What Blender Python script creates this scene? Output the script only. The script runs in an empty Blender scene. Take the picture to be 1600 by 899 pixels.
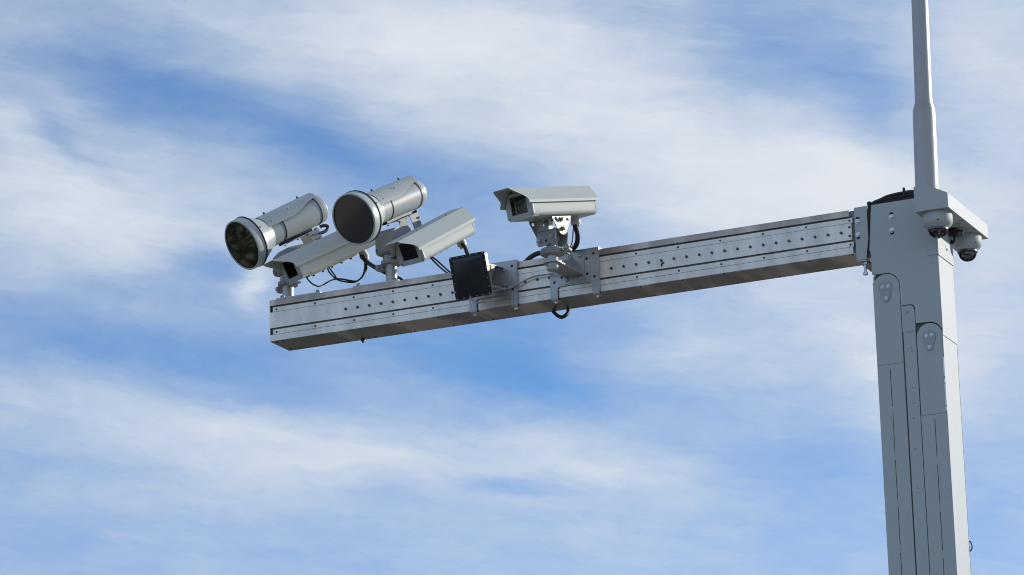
import bpy, bmesh, math, random
from mathutils import Vector, Matrix, Euler
random.seed(7)
SC = bpy.context.scene
COL = SC.collection
R = math.radians
Z0 = 6.4                      # height of the top of the steel arm above the ground

# ------------------------------------------------------------------ camera
cam_d = bpy.data.cameras.new('camera')
cam = bpy.data.objects.new('camera', cam_d)
COL.objects.link(cam)
cam_d.sensor_width = 36.0
cam_d.lens = 36.0 * 5939.6 / 1600.0
cam_d.clip_start = 0.1
cam_d.clip_end = 6000
yaw, pit, rol = 0.42746, 0.27609, 0.02821
Mr = Matrix.Rotation(yaw, 3, 'Z') @ Matrix.Rotation(pit, 3, 'X') @ Matrix.Rotation(rol, 3, 'Y')
right, fwd, up = Mr.col[0], Mr.col[1], Mr.col[2]
M4 = Matrix.Identity(4)
for i in range(3):
    M4[i][0] = right[i]; M4[i][1] = up[i]; M4[i][2] = -fwd[i]
M4.translation = Vector((8.07797, -15.01464, -4.79186 + Z0))
cam.matrix_world = M4
SC.camera = cam

# ------------------------------------------------------------------ exposure
SC.view_settings.view_transform = 'Standard'
SC.view_settings.look = 'None'
SC.view_settings.gamma = 1.0
SC.view_settings.use_curve_mapping = False
SC.view_settings.exposure = 0.0
SC.cycles.filter_width = 1.05

# ------------------------------------------------------------------ sun
SUN_EL, SUN_AZ = R(22), R(50)          # azimuth measured from +X towards +Y
sdir = Vector((math.cos(SUN_EL) * math.cos(SUN_AZ), math.cos(SUN_EL) * math.sin(SUN_AZ), math.sin(SUN_EL)))
sun_d = bpy.data.lights.new('sun', 'SUN')
sun_d.energy = 3.8
sun_d.angle = R(0.5)
sun_d.color = (1.0, 0.92, 0.82)
sun = bpy.data.objects.new('sun', sun_d)
COL.objects.link(sun)
sun.rotation_euler = sdir.to_track_quat('Z', 'Y').to_euler()
sun.location = (20, 0, 30)

# ------------------------------------------------------------------ world sky with clouds
W = bpy.data.worlds.new('World')
SC.world = W
W.use_nodes = True
nt = W.node_tree
nt.nodes.clear()
N = nt.nodes
LK = nt.links.new
def nd(kind, **kw):
    n = N.new(kind)
    for k, v in kw.items(): setattr(n, k, v)
    return n
def mth(op, a, b=None, c=None, clamp=False):
    n = nd('ShaderNodeMath', operation=op, use_clamp=clamp)
    for i, v in enumerate((a, b, c)):
        if v is None: continue
        if isinstance(v, (int, float)): n.inputs[i].default_value = v
        else: LK(v, n.inputs[i])
    return n.outputs[0]
def noise(vec, scale, detail, rough=0.55, dist=0.0):
    n = nd('ShaderNodeTexNoise')
    n.inputs['Scale'].default_value = scale
    n.inputs['Detail'].default_value = detail
    n.inputs['Roughness'].default_value = rough
    n.inputs['Distortion'].default_value = dist
    LK(vec, n.inputs['Vector'])
    return n
def mapping(vec, loc=(0,0,0), rot=0.0, scale=(1,1,1), kind='TEXTURE'):
    n = nd('ShaderNodeMapping', vector_type=kind)
    n.inputs['Location'].default_value = loc
    n.inputs['Rotation'].default_value = (0, 0, rot)
    n.inputs['Scale'].default_value = scale
    LK(vec, n.inputs['Vector'])
    return n.outputs[0]
sky = nd('ShaderNodeTexSky', sky_type='NISHITA')
sky.sun_disc = False
sky.sun_elevation = SUN_EL
sky.sun_rotation = math.pi / 2 - SUN_AZ
sky.altitude = 0
sky.air_density = 0.6
sky.dust_density = 0.0
sky.ozone_density = 3.6
tc = nd('ShaderNodeTexCoord')
sep = nd('ShaderNodeSeparateXYZ'); LK(tc.outputs['Generated'], sep.inputs[0])
az = mth('MULTIPLY', mth('ARCTAN2', sep.outputs[0], sep.outputs[1]), math.degrees(1) * 0.96)
el = mth('MULTIPLY', mth('ARCSINE', sep.outputs[2]), math.degrees(1))
cxyz = nd('ShaderNodeCombineXYZ'); LK(az, cxyz.inputs[0]); LK(el, cxyz.inputs[1])
pos = cxyz.outputs[0]                    # azimuth / elevation of the sky direction, in degrees
# warp, so that cloud edges are ragged and streaky
w1 = noise(mapping(pos, rot=R(-8), scale=(2.2, 0.8, 1)), 1.0, 6, 0.6)
vm = nd('ShaderNodeVectorMath', operation='SUBTRACT'); LK(w1.outputs['Color'], vm.inputs[0]); vm.inputs[1].default_value = (0.5, 0.5, 0.5)
vs = nd('ShaderNodeVectorMath', operation='MULTIPLY'); LK(vm.outputs[0], vs.inputs[0]); vs.inputs[1].default_value = (1.5, 0.8, 0)
va = nd('ShaderNodeVectorMath', operation='ADD'); LK(pos, va.inputs[0]); LK(vs.outputs[0], va.inputs[1])
wp = va.outputs[0]
BLOBS=[(-23.38,18.96,4.28,1.25,-14.1,0.36),(-26.22,19.61,2.36,0.77,-6.2,0.25),(-21.81,17.65,3.04,0.87,-17.6,0.3),(-19.1,17.38,1.11,0.58,-23.4,0.34),(-20.03,16.8,2.02,0.87,4.9,0.3),(-16.88,16.15,1.1,2.41,-3.9,0.3),(-16.68,19.2,1.53,1.45,-4.4,0.25),(-18.74,14.91,1.2,1.06,-3.2,0.25),(-18.4,13.93,0.89,0.68,-3.2,0.15),(-20.43,19.03,0.77,0.68,-43.1,-0.3),(-19.13,18.68,0.97,0.72,-38.5,-0.32),(-18.65,18.17,0.61,0.39,-33.6,-0.25),(-17.38,17.66,0.61,0.53,-3.9,-0.25),(-22.73,19.85,0.92,0.29,-2.4,-0.15),(-20.79,19.82,0.62,0.39,-3,-0.1),(-31.3,19.63,1.64,0.58,-9.5,-0.1),(-30.69,19.01,1.22,0.48,-9.8,-0.22),(-29.99,18.44,1.12,0.29,-12,-0.2),(-28.27,18.34,1.93,0.27,-16.6,-0.3),(-29.48,18.87,0.92,0.39,-0.2,-0.2),(-27.47,18.04,1.12,0.48,-15.9,-0.26),(-26.66,17.69,1.22,0.58,-31.1,-0.2),(-25.26,17.28,1.11,0.48,-11.5,-0.25),(-31.69,18.38,0.81,0.58,-39.5,-0.05),(-31.89,17.8,1.11,0.29,-34.5,-0),(-31.59,18.76,0.61,0.24,-19.5,0.16),(-30.79,17.33,1.92,0.87,-21.9,0.26),(-31.88,17.04,1.51,0.77,-29.6,0.26),(-29.89,16.57,1.91,0.48,-10.2,0.14),(-32.29,18.37,0.41,0.24,-39.3,0.2),(-31.39,18.14,0.61,0.15,-39.6,-0.22),(-29.29,16.23,0.6,0.25,-15.4,-0.42),(-30.19,15.89,1.2,0.29,-5.2,-0.22),(-28.5,15.84,0.26,0.25,-50.7,0.5),(-28.64,16.18,0.2,0.19,-50.6,0.2),(-30.69,14.98,2.2,0.41,-4.1,-0.42),(-28.31,14.54,1.49,0.48,-8.8,-0.34),(-29.5,15.41,1.2,0.39,-25.4,0.05),(-25.62,14.59,1.3,0.48,-19.5,-0.46),(-27.3,15.49,0.5,0.29,-1,0.1),(-26.5,15.86,2.01,0.77,-1.2,-0.2),(-31.87,15.6,0.8,0.29,0.2,-0.12),(-24.32,14.75,1.2,0.58,-11.8,-0.34),(-23.94,14.16,1.09,0.39,-26.9,-0.28),(-24.9,15.63,1.5,0.48,-1.6,-0.22),(-23.3,15.49,1,0.48,-2.1,-0.14),(-22.03,14.67,1.3,0.68,-17.4,0.12),(-20.56,14.32,1.1,0.58,-32.7,0.1),(-21.93,14.81,0.9,0.48,-2.4,0.12),(-20.23,14.98,1.2,0.39,-32.9,-0.05),(-26.93,14.04,1.19,0.29,-11.1,-0.08),(-28.23,13.19,2.97,0.19,-0.9,0.06),(-21.38,13.68,2.18,0.58,-22.5,-0.12),(-19.72,13.23,0.99,0.87,-2.8,-0.1),(-19.68,12.27,1.18,0.87,-2.7,-0.12),(-30.68,13.98,2.58,0.48,-6.2,0.14),(-28.32,13.58,2.58,0.48,-4.8,0.2),(-26.15,13.25,2.97,0.43,-9.3,0.22),(-23.77,13.48,1.69,0.39,-13.9,0.26),(-22.99,12.97,1.19,0.17,-12.1,0.22),(-24.58,12.9,0.59,0.1,-1.7,-0.25),(-23.98,12.91,1.39,0.12,-4.8,-0.16),(-31.27,13.21,1.29,0.15,-3.2,-0.14),(-29.51,12.82,2.57,0.29,4.4,0.06),(-31.65,12.07,1.18,0.48,-0.2,-0.12),(-27.56,11.74,1.58,0.29,-1.1,-0.1),(-24.6,11.96,1.77,0.58,-1.7,0.06),(-22.63,12.09,0.99,0.48,-2.1,0.06),(-24.58,19.77,1.64,0.58,-1.8,0.1),(-31.91,20,1.23,0.29,0.8,0.06),(-17.29,12.91,0.79,1.54,-3.4,-0.12),(-17.18,11.57,0.98,0.58,-3.2,-0.05),(-17.58,14.46,1.1,0.58,-3.5,0.16),(-21.68,16.01,2.21,0.58,7.5,-0.02),(-22.71,15.08,0.6,0.39,-2.2,-0.1),(-26.33,14.22,1.19,0.29,-11.3,0.1),(-19.91,15.35,1.5,0.58,-43,0.22)]
cover = None
for (bx_, by_, sx_, sy_, rr_, am_) in BLOBS:
    m_ = mapping(wp, loc=(bx_ * 0.96, by_, 0), rot=R(rr_), scale=(sx_ * 0.96, sy_, 1))
    l_ = nd('ShaderNodeVectorMath', operation='DOT_PRODUCT'); LK(m_, l_.inputs[0]); LK(m_, l_.inputs[1])
    g_ = mth('MULTIPLY', mth('EXPONENT', mth('MULTIPLY', l_.outputs['Value'], -0.8)), am_ * (0.82 if am_ > 0 else 0.80))
    cover = g_ if cover is None else mth('ADD', cover, g_)
big = noise(mapping(pos, rot=R(-10), scale=(7, 3.5, 1)), 1.0, 3, 0.5).outputs['Fac']
mid = noise(mapping(wp, rot=R(-7), scale=(2.2, 0.7, 1)), 1.0, 8, 0.62).outputs['Fac']
fine = noise(mapping(wp, loc=(7, 3, 0), rot=R(-7), scale=(1.0, 0.17, 1)), 1.0, 9, 0.70).outputs['Fac']
puff = noise(mapping(wp, loc=(3, 9, 0), scale=(0.7, 0.5, 1)), 1.0, 9, 0.6).outputs['Fac']
tot = mth('ADD', cover, 0.56)
tot = mth('ADD', tot, mth('MULTIPLY', mth('SUBTRACT', big, 0.5), 0.20))
tot = mth('ADD', tot, mth('MULTIPLY', mth('SUBTRACT', mid, 0.5), 0.40))
tot = mth('ADD', tot, mth('MULTIPLY', mth('SUBTRACT', fine, 0.5), 0.26))
tot = mth('ADD', tot, mth('MULTIPLY', mth('SUBTRACT', puff, 0.5), 0.20))
mr = nd('ShaderNodeMapRange', interpolation_type='SMOOTHSTEP'); LK(tot, mr.inputs['Value'])
mr.inputs['From Min'].default_value = -0.16; mr.inputs['From Max'].default_value = 1.20
fac = mr.outputs['Result']
# blue of the clear sky comes from the sky texture, clouds are lit white by the sun behind them
hs = nd('ShaderNodeHueSaturation'); hs.inputs['Hue'].default_value = 0.497; hs.inputs['Saturation'].default_value = 1.08; hs.inputs['Value'].default_value = 1.13
LK(sky.outputs[0], hs.inputs['Color'])
cl = nd('ShaderNodeMix', data_type='RGBA')
cl.inputs[6].default_value = (3.6, 4.22, 5.05, 1); cl.inputs[7].default_value = (5.0, 5.28, 5.7, 1)
mr2 = nd('ShaderNodeMapRange'); LK(tot, mr2.inputs['Value']); mr2.inputs['From Min'].default_value = 0.45; mr2.inputs['From Max'].default_value = 1.15
LK(mr2.outputs[0], cl.inputs[0])
mix = nd('ShaderNodeMix', data_type='RGBA')
LK(fac, mix.inputs[0]); LK(hs.outputs[0], mix.inputs[6]); LK(cl.outputs[2], mix.inputs[7])
bg = nd('ShaderNodeBackground'); bg.inputs['Strength'].default_value = 0.15
LK(mix.outputs[2], bg.inputs['Color'])
wo = nd('ShaderNodeOutputWorld'); LK(bg.outputs[0], wo.inputs['Surface'])

# ------------------------------------------------------------------ materials
def mat(name, col, rough=0.5, metal=0.0, var=0.06, vscale=6.0, bump=0.0, bscale=200.0, coat=0.0, stretch=(1,1,1), spec=0.5, rvar=0.0, dirt=0.0, dirtcol=(0.12,0.10,0.08), band=0.0):
    m = bpy.data.materials.new(name); m.use_nodes = True
    t = m.node_tree; n = t.nodes; b = n['Principled BSDF']; k = t.links.new
    b.inputs['Roughness'].default_value = rough
    b.inputs['Metallic'].default_value = metal
    b.inputs['Specular IOR Level'].default_value = spec
    b.inputs['Coat Weight'].default_value = coat
    b.inputs['Coat Roughness'].default_value = 0.12
    tcn = n.new('ShaderNodeTexCoord'); mp = n.new('ShaderNodeMapping'); mp.inputs['Scale'].default_value = stretch
    k(tcn.outputs['Object'], mp.inputs['Vector'])
    nz = n.new('ShaderNodeTexNoise'); nz.inputs['Scale'].default_value = vscale; nz.inputs['Detail'].default_value = 6; nz.inputs['Roughness'].default_value = 0.6
    k(mp.outputs[0], nz.inputs['Vector'])
    cr = n.new('ShaderNodeMix'); cr.data_type = 'RGBA'
    cr.inputs[6].default_value = tuple(c * (1 - var) for c in col) + (1,)
    cr.inputs[7].default_value = tuple(min(1, c * (1 + var)) for c in col) + (1,)
    k(nz.outputs['Fac'], cr.inputs[0])
    last = cr.outputs[2]
    if dirt:
        n2 = n.new('ShaderNodeTexNoise'); n2.inputs['Scale'].default_value = vscale * 2.3; n2.inputs['Detail'].default_value = 8; n2.inputs['Roughness'].default_value = 0.7
        k(mp.outputs[0], n2.inputs['Vector'])
        rg = n.new('ShaderNodeMapRange'); rg.inputs['From Min'].default_value = 0.56; rg.inputs['From Max'].default_value = 0.75; rg.inputs['To Max'].default_value = dirt
        k(n2.outputs['Fac'], rg.inputs['Value'])
        dm = n.new('ShaderNodeMix'); dm.data_type = 'RGBA'; dm.inputs[7].default_value = dirtcol + (1,)
        k(rg.outputs[0], dm.inputs[0]); k(last, dm.inputs[6]); last = dm.outputs[2]
    if band:      # hand-wiped and weathered stretches along the sheet, warmer and brighter than the rest
        m5 = n.new('ShaderNodeMapping'); m5.inputs['Scale'].default_value = (5.0, 1.5, 1.2); m5.inputs['Location'].default_value = (1.7, 0, 0); k(tcn.outputs['Object'], m5.inputs['Vector'])
        n5 = n.new('ShaderNodeTexNoise'); n5.inputs['Scale'].default_value = 1.0; n5.inputs['Detail'].default_value = 5; n5.inputs['Distortion'].default_value = 0.4; k(m5.outputs[0], n5.inputs['Vector'])
        r5 = n.new('ShaderNodeMapRange'); r5.interpolation_type = 'SMOOTHSTEP'; r5.inputs['From Min'].default_value = 0.50; r5.inputs['From Max'].default_value = 0.66; r5.inputs['To Max'].default_value = band
        k(n5.outputs['Fac'], r5.inputs['Value'])
        x5 = n.new('ShaderNodeMix'); x5.data_type = 'RGBA'; x5.inputs[7].default_value = (0.82, 0.74, 0.62, 1); k(r5.outputs[0], x5.inputs[0]); k(last, x5.inputs[6]); last = x5.outputs[2]
        n6 = n.new('ShaderNodeTexNoise'); n6.inputs['Scale'].default_value = 3.2; n6.inputs['Detail'].default_value = 7; n6.inputs['Roughness'].default_value = 0.65; k(m5.outputs[0], n6.inputs['Vector'])
        r6 = n.new('ShaderNodeMapRange'); r6.inputs['From Min'].default_value = 0.35; r6.inputs['From Max'].default_value = 0.65; r6.inputs['To Min'].default_value = 0.86; r6.inputs['To Max'].default_value = 1.10
        k(n6.outputs['Fac'], r6.inputs['Value'])
        x6 = n.new('ShaderNodeMix'); x6.data_type = 'RGBA'; x6.blend_type = 'MULTIPLY'; x6.inputs[0].default_value = 1.0; k(last, x6.inputs[6]); k(r6.outputs[0], x6.inputs[7]); last = x6.outputs[2]
    k(last, b.inputs['Base Color'])
    if rvar:
        rr = n.new('ShaderNodeMapRange'); rr.inputs['To Min'].default_value = max(0.02, rough - rvar); rr.inputs['To Max'].default_value = rough + rvar
        rr.inputs['From Min'].default_value = 0.3; rr.inputs['From Max'].default_value = 0.7
        k(nz.outputs['Fac'], rr.inputs['Value']); k(rr.outputs[0], b.inputs['Roughness'])
    if bump:
        n3 = n.new('ShaderNodeTexNoise'); n3.inputs['Scale'].default_value = bscale; n3.inputs['Detail'].default_value = 3
        k(mp.outputs[0], n3.inputs['Vector'])
        bp = n.new('ShaderNodeBump'); bp.inputs['Strength'].default_value = bump; bp.inputs['Distance'].default_value = 0.002
        k(n3.outputs['Fac'], bp.inputs['Height']); k(bp.outputs[0], b.inputs['Normal'])
    return m
M = {}
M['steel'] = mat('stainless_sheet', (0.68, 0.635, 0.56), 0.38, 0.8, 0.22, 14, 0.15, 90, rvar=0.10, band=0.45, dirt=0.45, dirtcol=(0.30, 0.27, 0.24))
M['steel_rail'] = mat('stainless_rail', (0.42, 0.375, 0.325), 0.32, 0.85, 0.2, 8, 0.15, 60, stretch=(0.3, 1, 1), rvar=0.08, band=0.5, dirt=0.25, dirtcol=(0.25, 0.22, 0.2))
M['steel_belly'] = mat('weathered_shaded_underside_steel', (0.245, 0.228, 0.205), 0.32, 0.85, 0.30, 7, 0.2, 60, rvar=0.08, band=0.5, dirt=0.5, dirtcol=(0.16, 0.14, 0.12))  # mottled stains, over a base colour darkened for the underside's shade and ground reflection
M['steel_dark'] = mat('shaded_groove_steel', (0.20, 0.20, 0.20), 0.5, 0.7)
M['clamp_steel'] = mat('matt_clamp_steel', (0.42, 0.43, 0.43), 0.42, 0.75, 0.10, 14, 0.1, 120, rvar=0.06)
M['galv'] = mat('galvanised_steel', (0.44, 0.44, 0.42), 0.45, 0.7, 0.12, 30, 0.2, 90, rvar=0.08)
M['cast'] = mat('grey_painted_casting', (0.31, 0.32, 0.33), 0.60, 0.1, 0.06, 20, 0.1, 150)
M['chrome'] = mat('polished_bracket_steel', (0.36, 0.33, 0.29), 0.55, 0.8, 0.15, 25, rvar=0.06, dirt=0.4, dirtcol=(0.3, 0.22, 0.15))
M['tear'] = mat('grey_hinge_plate', (0.36, 0.38, 0.39), 0.5, 0.1, 0.05, 20, 0.1, 150)
M['zinc'] = mat('zinc_bolt', (0.62, 0.68, 0.72), 0.28, 0.8, 0.05, 40)
M['bolt_dark'] = mat('dark_bolt', (0.12, 0.12, 0.13), 0.35, 0.7, 0.1, 40)
M['bolt_grey'] = mat('grey_screw', (0.34, 0.36, 0.38), 0.32, 0.8, 0.1, 40)
M['paint'] = mat('grey_powder_coat', (0.43, 0.475, 0.475), 0.45, 0.0, 0.03, 3, 0.10, 260, stretch=(1, 1, 0.25), dirt=0.22, dirtcol=(0.33, 0.345, 0.335))
M['cream'] = mat('pale_grey_housing_paint', (0.45, 0.49, 0.475), 0.58, 0.0, 0.03, 5, 0.05, 300, dirt=0.15, dirtcol=(0.34, 0.34, 0.31), spec=0.35)
M['gloss'] = mat('glossy_pale_grey_paint', (0.45, 0.49, 0.475), 0.40, 0.0, 0.03, 5, 0.03, 300, dirt=0.12, dirtcol=(0.34, 0.34, 0.31))
M['cream_in'] = mat('sunshield_inner_paint', (0.30, 0.32, 0.30), 0.5, 0.0, 0.08, 12)
M['gland'] = mat('pale_plastic_gland', (0.50, 0.51, 0.46), 0.45, 0.0, 0.05, 30)
M['rubber'] = mat('black_rubber', (0.018, 0.018, 0.022), 0.42, 0.0, 0.2, 30)
M['cable'] = mat('black_cable_sheath', (0.012, 0.012, 0.016), 0.55, 0.0, 0.2, 30)
M['cable_grey'] = mat('grey_cable_sheath', (0.36, 0.38, 0.38), 0.4, 0.0, 0.1, 30)
M['radome'] = mat('black_radome_plastic', (0.014, 0.016, 0.024), 0.33, 0.0, 0.1, 20, 0.05, 300)
M['black'] = mat('black_inside', (0.006, 0.006, 0.007), 0.6)
M['filter'] = mat('dark_front_filter_glass', (0.008, 0.008, 0.006), 0.02, 0.0, 0.3, 9, spec=1.0)
M['filter2'] = mat('dark_brown_filter_glass', (0.008, 0.008, 0.010), 0.05, 0.0, 0.3, 9, spec=1.0)
M['lens'] = mat('lens_glass', (0.34, 0.33, 0.34), 0.30, 0.0, 0.1, 9, spec=1.0)
M['sensor'] = mat('camera_inner_grey', (0.62, 0.60, 0.57), 0.5, 0.0)
def glass_mat(name, tint, gloss=0.5):
    m = bpy.data.materials.new(name); m.use_nodes = True
    t = m.node_tree; n = t.nodes; n.clear(); k = t.links.new
    o = n.new('ShaderNodeOutputMaterial'); mx = n.new('ShaderNodeMixShader'); tr = n.new('ShaderNodeBsdfTransparent'); gl = n.new('ShaderNodeBsdfGlossy')
    fr = n.new('ShaderNodeFresnel'); fr.inputs['IOR'].default_value = 1.5
    tr.inputs['Color'].default_value = tint + (1,); gl.inputs['Roughness'].default_value = 0.03; gl.inputs['Color'].default_value = (0.35, 0.35, 0.35, 1)
    nz = n.new('ShaderNodeTexNoise'); nz.inputs['Scale'].default_value = 12
    ml = n.new('ShaderNodeMath'); ml.operation = 'MULTIPLY_ADD'; ml.inputs[1].default_value = 0.04
    k(nz.outputs['Fac'], ml.inputs[0]); k(fr.outputs[0], ml.inputs[2])
    k(ml.outputs[0], mx.inputs[0]); k(tr.outputs[0], mx.inputs[1]); k(gl.outputs[0], mx.inputs[2]); k(mx.outputs[0], o.inputs['Surface'])
    return m
for k_ in ('filter', 'filter2'): M[k_].node_tree.nodes['Principled BSDF'].inputs['IOR'].default_value = 1.9
M['pole'] = mat('brushed_pole_metal', (0.36, 0.35, 0.335), 0.38, 0.92, 0.10, 9, 0.25, 80, stretch=(1, 1, 0.04), rvar=0.05)
M['recess'] = mat('shade_toned_recess', (0.09, 0.10, 0.10), 0.6)  # shade inside gaps and slits put into the core's colour
M['pane'] = glass_mat('window_glass', (0.92, 0.92, 0.92))
M['dome'] = glass_mat('smoked_dome_glass', (0.78, 0.78, 0.80))

# ------------------------------------------------------------------ mesh helpers
def finish(bm, name, m, parent=None, loc=(0,0,0), rot=None, smooth=35, bevel=0.0, seg=1, wn=False):
    if bevel:
        es = [e for e in bm.edges if len(e.link_faces) == 2 and e.calc_face_angle(0) > R(30)]
        bmesh.ops.bevel(bm, geom=es, offset=bevel, segments=seg, affect='EDGES', profile=0.7, clamp_overlap=True)
    bmesh.ops.recalc_face_normals(bm, faces=bm.faces[:])
    me = bpy.data.meshes.new(name)
    bm.to_mesh(me); bm.free()
    me.materials.append(M[m])
    if smooth:
        for p in me.polygons: p.use_smooth = True
        me.set_sharp_from_angle(angle=R(smooth))
    o = bpy.data.objects.new(name, me)
    COL.objects.link(o)
    if smooth and (bevel or wn):
        wnm = o.modifiers.new('weighted_normals', 'WEIGHTED_NORMAL'); wnm.keep_sharp = True
    if parent is not None: o.parent = parent
    o.location = loc
    if rot is not None: o.rotation_euler = rot
    return o
def tag(o, label=None, cat=None, group=None, kind=None):
    for k, v in (('label', label), ('category', cat), ('group', group), ('kind', kind)):
        if v: o[k] = v
    return o
def thing(name, label, cat, loc=(0,0,0), rot=(0,0,0), group=None):
    o = bpy.data.objects.new(name, None); COL.objects.link(o)
    o.empty_display_size = 0.1
    o.location = (loc[0], loc[1], loc[2] + Z0); o.rotation_euler = rot
    return tag(o, label, cat, group)
def B(): return bmesh.new()
def box(bm, x0, x1, y0, y1, z0, z1, mx=None):
    vs = [bm.verts.new(v) for v in ((x0,y0,z0),(x1,y0,z0),(x1,y1,z0),(x0,y1,z0),(x0,y0,z1),(x1,y0,z1),(x1,y1,z1),(x0,y1,z1))]
    for f in ((0,3,2,1),(4,5,6,7),(0,1,5,4),(1,2,6,5),(2,3,7,6),(3,0,4,7)): bm.faces.new([vs[i] for i in f])
    if mx is not None: bmesh.ops.transform(bm, matrix=mx, verts=vs)
    return vs
def prism(bm, pts, a0, a1, axis='Y', mx=None):
    """polygon pts extruded along an axis; pts are the other two coordinates in order"""
    def P(p, a):
        return {'X': (a, p[0], p[1]), 'Y': (p[0], a, p[1]), 'Z': (p[0], p[1], a)}[axis]
    lo = [bm.verts.new(P(p, a0)) for p in pts]; hi = [bm.verts.new(P(p, a1)) for p in pts]
    bm.faces.new(lo); bm.faces.new(hi[::-1])
    n = len(pts)
    for i in range(n): bm.faces.new((lo[i], hi[i], hi[(i+1) % n], lo[(i+1) % n]))
    if mx is not None: bmesh.ops.transform(bm, matrix=mx, verts=lo + hi)
    return lo + hi
def basis(d):
    d = Vector(d).normalized()
    a = Vector((0,0,1)) if abs(d.z) < 0.9 else Vector((1,0,0))
    u = d.cross(a).normalized(); return d, u, d.cross(u)
def lathe(bm, prof, org=(0,0,0), d=(1,0,0), n=32, caps=True):
    """prof: (distance along d, radius)"""
    d, u, v = basis(d); org = Vector(org); rings = []
    for (t, r) in prof:
        rings.append([bm.verts.new(org + d * t + (u * math.cos(2*math.pi*i/n) + v * math.sin(2*math.pi*i/n)) * max(r, 1e-5)) for i in range(n)])
    for a, b in zip(rings, rings[1:]):
        for i in range(n): bm.faces.new((a[i], a[(i+1) % n], b[(i+1) % n], b[i]))
    if caps: bm.faces.new(rings[0][::-1]); bm.faces.new(rings[-1])
def cyl(bm, p0, p1, r, n=20):
    p0, p1 = Vector(p0), Vector(p1); lathe(bm, [(0, r), ((p1-p0).length, r)], p0, p1 - p0, n)
def spline(pts, per=10):
    P = [Vector(p) for p in pts]; P = [P[0]*2 - P[1]] + P + [P[-1]*2 - P[-2]]; out = []
    for i in range(1, len(P) - 2):
        for k in range(per):
            t = k / per; a, b, c, d = P[i-1], P[i], P[i+1], P[i+2]
            out.append(0.5 * ((2*b) + (c-a)*t + (2*a-5*b+4*c-d)*t*t + (3*b-a-3*c+d)*t*t*t))
    out.append(P[-2]); return out
def tube(bm, pts, r, n=10, per=10, smooth=True):
    Q = spline(pts, per) if smooth else [Vector(p) for p in pts]
    t0 = (Q[1]-Q[0]).normalized(); _, u, v = basis(t0); rings = []
    for i, q in enumerate(Q):
        t = (Q[min(i+1, len(Q)-1)] - Q[max(i-1, 0)]).normalized()
        u = (u - t * u.dot(t)).normalized(); v = t.cross(u)
        rings.append([bm.verts.new(q + (u*math.cos(2*math.pi*k/n) + v*math.sin(2*math.pi*k/n)) * r) for k in range(n)])
    for a, b in zip(rings, rings[1:]):
        for k in range(n): bm.faces.new((a[k], a[(k+1) % n], b[(k+1) % n], b[k]))
    bm.faces.new(rings[0][::-1]); bm.faces.new(rings[-1])
MESH = {}
def bolt(kind, parent, loc, d=(0,-1,0), r=0.006, h=0.005, m='bolt_dark', name='bolt', washer=0.0):
    """hexagon or round bolt head; alike bolts share one mesh"""
    key = (kind, r, h, m, washer)
    if key not in MESH:
        bm = B()
        if washer: lathe(bm, [(0, washer), (h*0.22, washer)], (0,0,0), (0,0,1), 20)
        z = h*0.22 if washer else 0
        if kind == 'hex':
            lathe(bm, [(z, r), (z+h*0.85, r), (z+h, r*0.82)], (0,0,0), (0,0,1), 6)
        elif kind == 'stud':
            lathe(bm, [(z, r), (z+h*0.5, r)], (0,0,0), (0,0,1), 6); lathe(bm, [(z+h*0.5, r*0.5), (z+h, r*0.5)], (0,0,0), (0,0,1), 12)
        elif kind == 'socket':   # button head with a hollow in it
            lathe(bm, [(z, r), (z+h*0.6, r*0.95), (z+h, r*0.7), (z+h, r*0.4), (z+h*0.3, r*0.35), (z+h*0.3, 0)], (0,0,0), (0,0,1), 14)
        elif kind == 'hole':     # open hole seen as a dark recess with a rim
            lathe(bm, [(z, r*1.1), (z+0.0012, r), (z+0.0004, r*0.8), (z+0.0004, 0)], (0,0,0), (0,0,1), 14)
        o = finish(bm, name, m, smooth=40)
        MESH[key] = o.data
    else:
        o = bpy.data.objects.new(name, MESH[key]); COL.objects.link(o)
    if parent is not None: o.parent = parent
    o.location = loc
    q = Vector(d).normalized().to_track_quat('Z', 'Y'); o.rotation_euler = q.to_euler()
    return o
def rebase(root, loc):
    """move a thing's empty to its base without moving its parts"""
    v = Vector(loc); root.location += v
    for ch in root.children: ch.location -= v

# ------------------------------------------------------------------ ground, road, far trees
def ground_mat(name, a, b, sc, bump=0.4):
    m = mat(name, a, 0.9, 0.0, 0.0, sc, bump, sc * 8)
    for n in m.node_tree.nodes:
        if n.type == 'MIX': n.inputs[6].default_value = a + (1,); n.inputs[7].default_value = b + (1,)
    return m
M['grass'] = ground_mat('sandy_gravel_ground', (0.14, 0.125, 0.105), (0.22, 0.195, 0.17), 0.9)
M['asphalt'] = ground_mat('asphalt', (0.045, 0.045, 0.047), (0.065, 0.063, 0.06), 1.5)
M['concrete'] = ground_mat('concrete', (0.26, 0.25, 0.23), (0.34, 0.33, 0.31), 2.0)
M['marking'] = mat('white_road_paint', (0.7, 0.7, 0.68), 0.6)
M['bark'] = mat('tree_bark', (0.08, 0.06, 0.045), 0.9, var=0.3, vscale=8)
M['leaf'] = mat('tree_leaves', (0.055, 0.085, 0.030), 0.6, var=0.5, vscale=0.8)
bm = B(); box(bm, -3000, 3000, -3000, 3000, -0.5, 0.0)
tag(finish(bm, 'ground', 'grass', smooth=0), kind='structure')
bm = B(); box(bm, -12.65, -4.3, -400, 400, 0.004, 0.008)
tag(finish(bm, 'road', 'asphalt', smooth=0), kind='structure')
for kx in (-4.3,):
    bm = B(); box(bm, kx, kx + 0.15, -400, 400, 0.004, 0.13)
    tag(finish(bm, 'kerb', 'concrete', smooth=0, bevel=0.02), kind='structure')
bm = B()
for i in range(-16, 17): box(bm, -8.36, -8.24, i * 6, i * 6 + 3, 0.008, 0.012)
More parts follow.
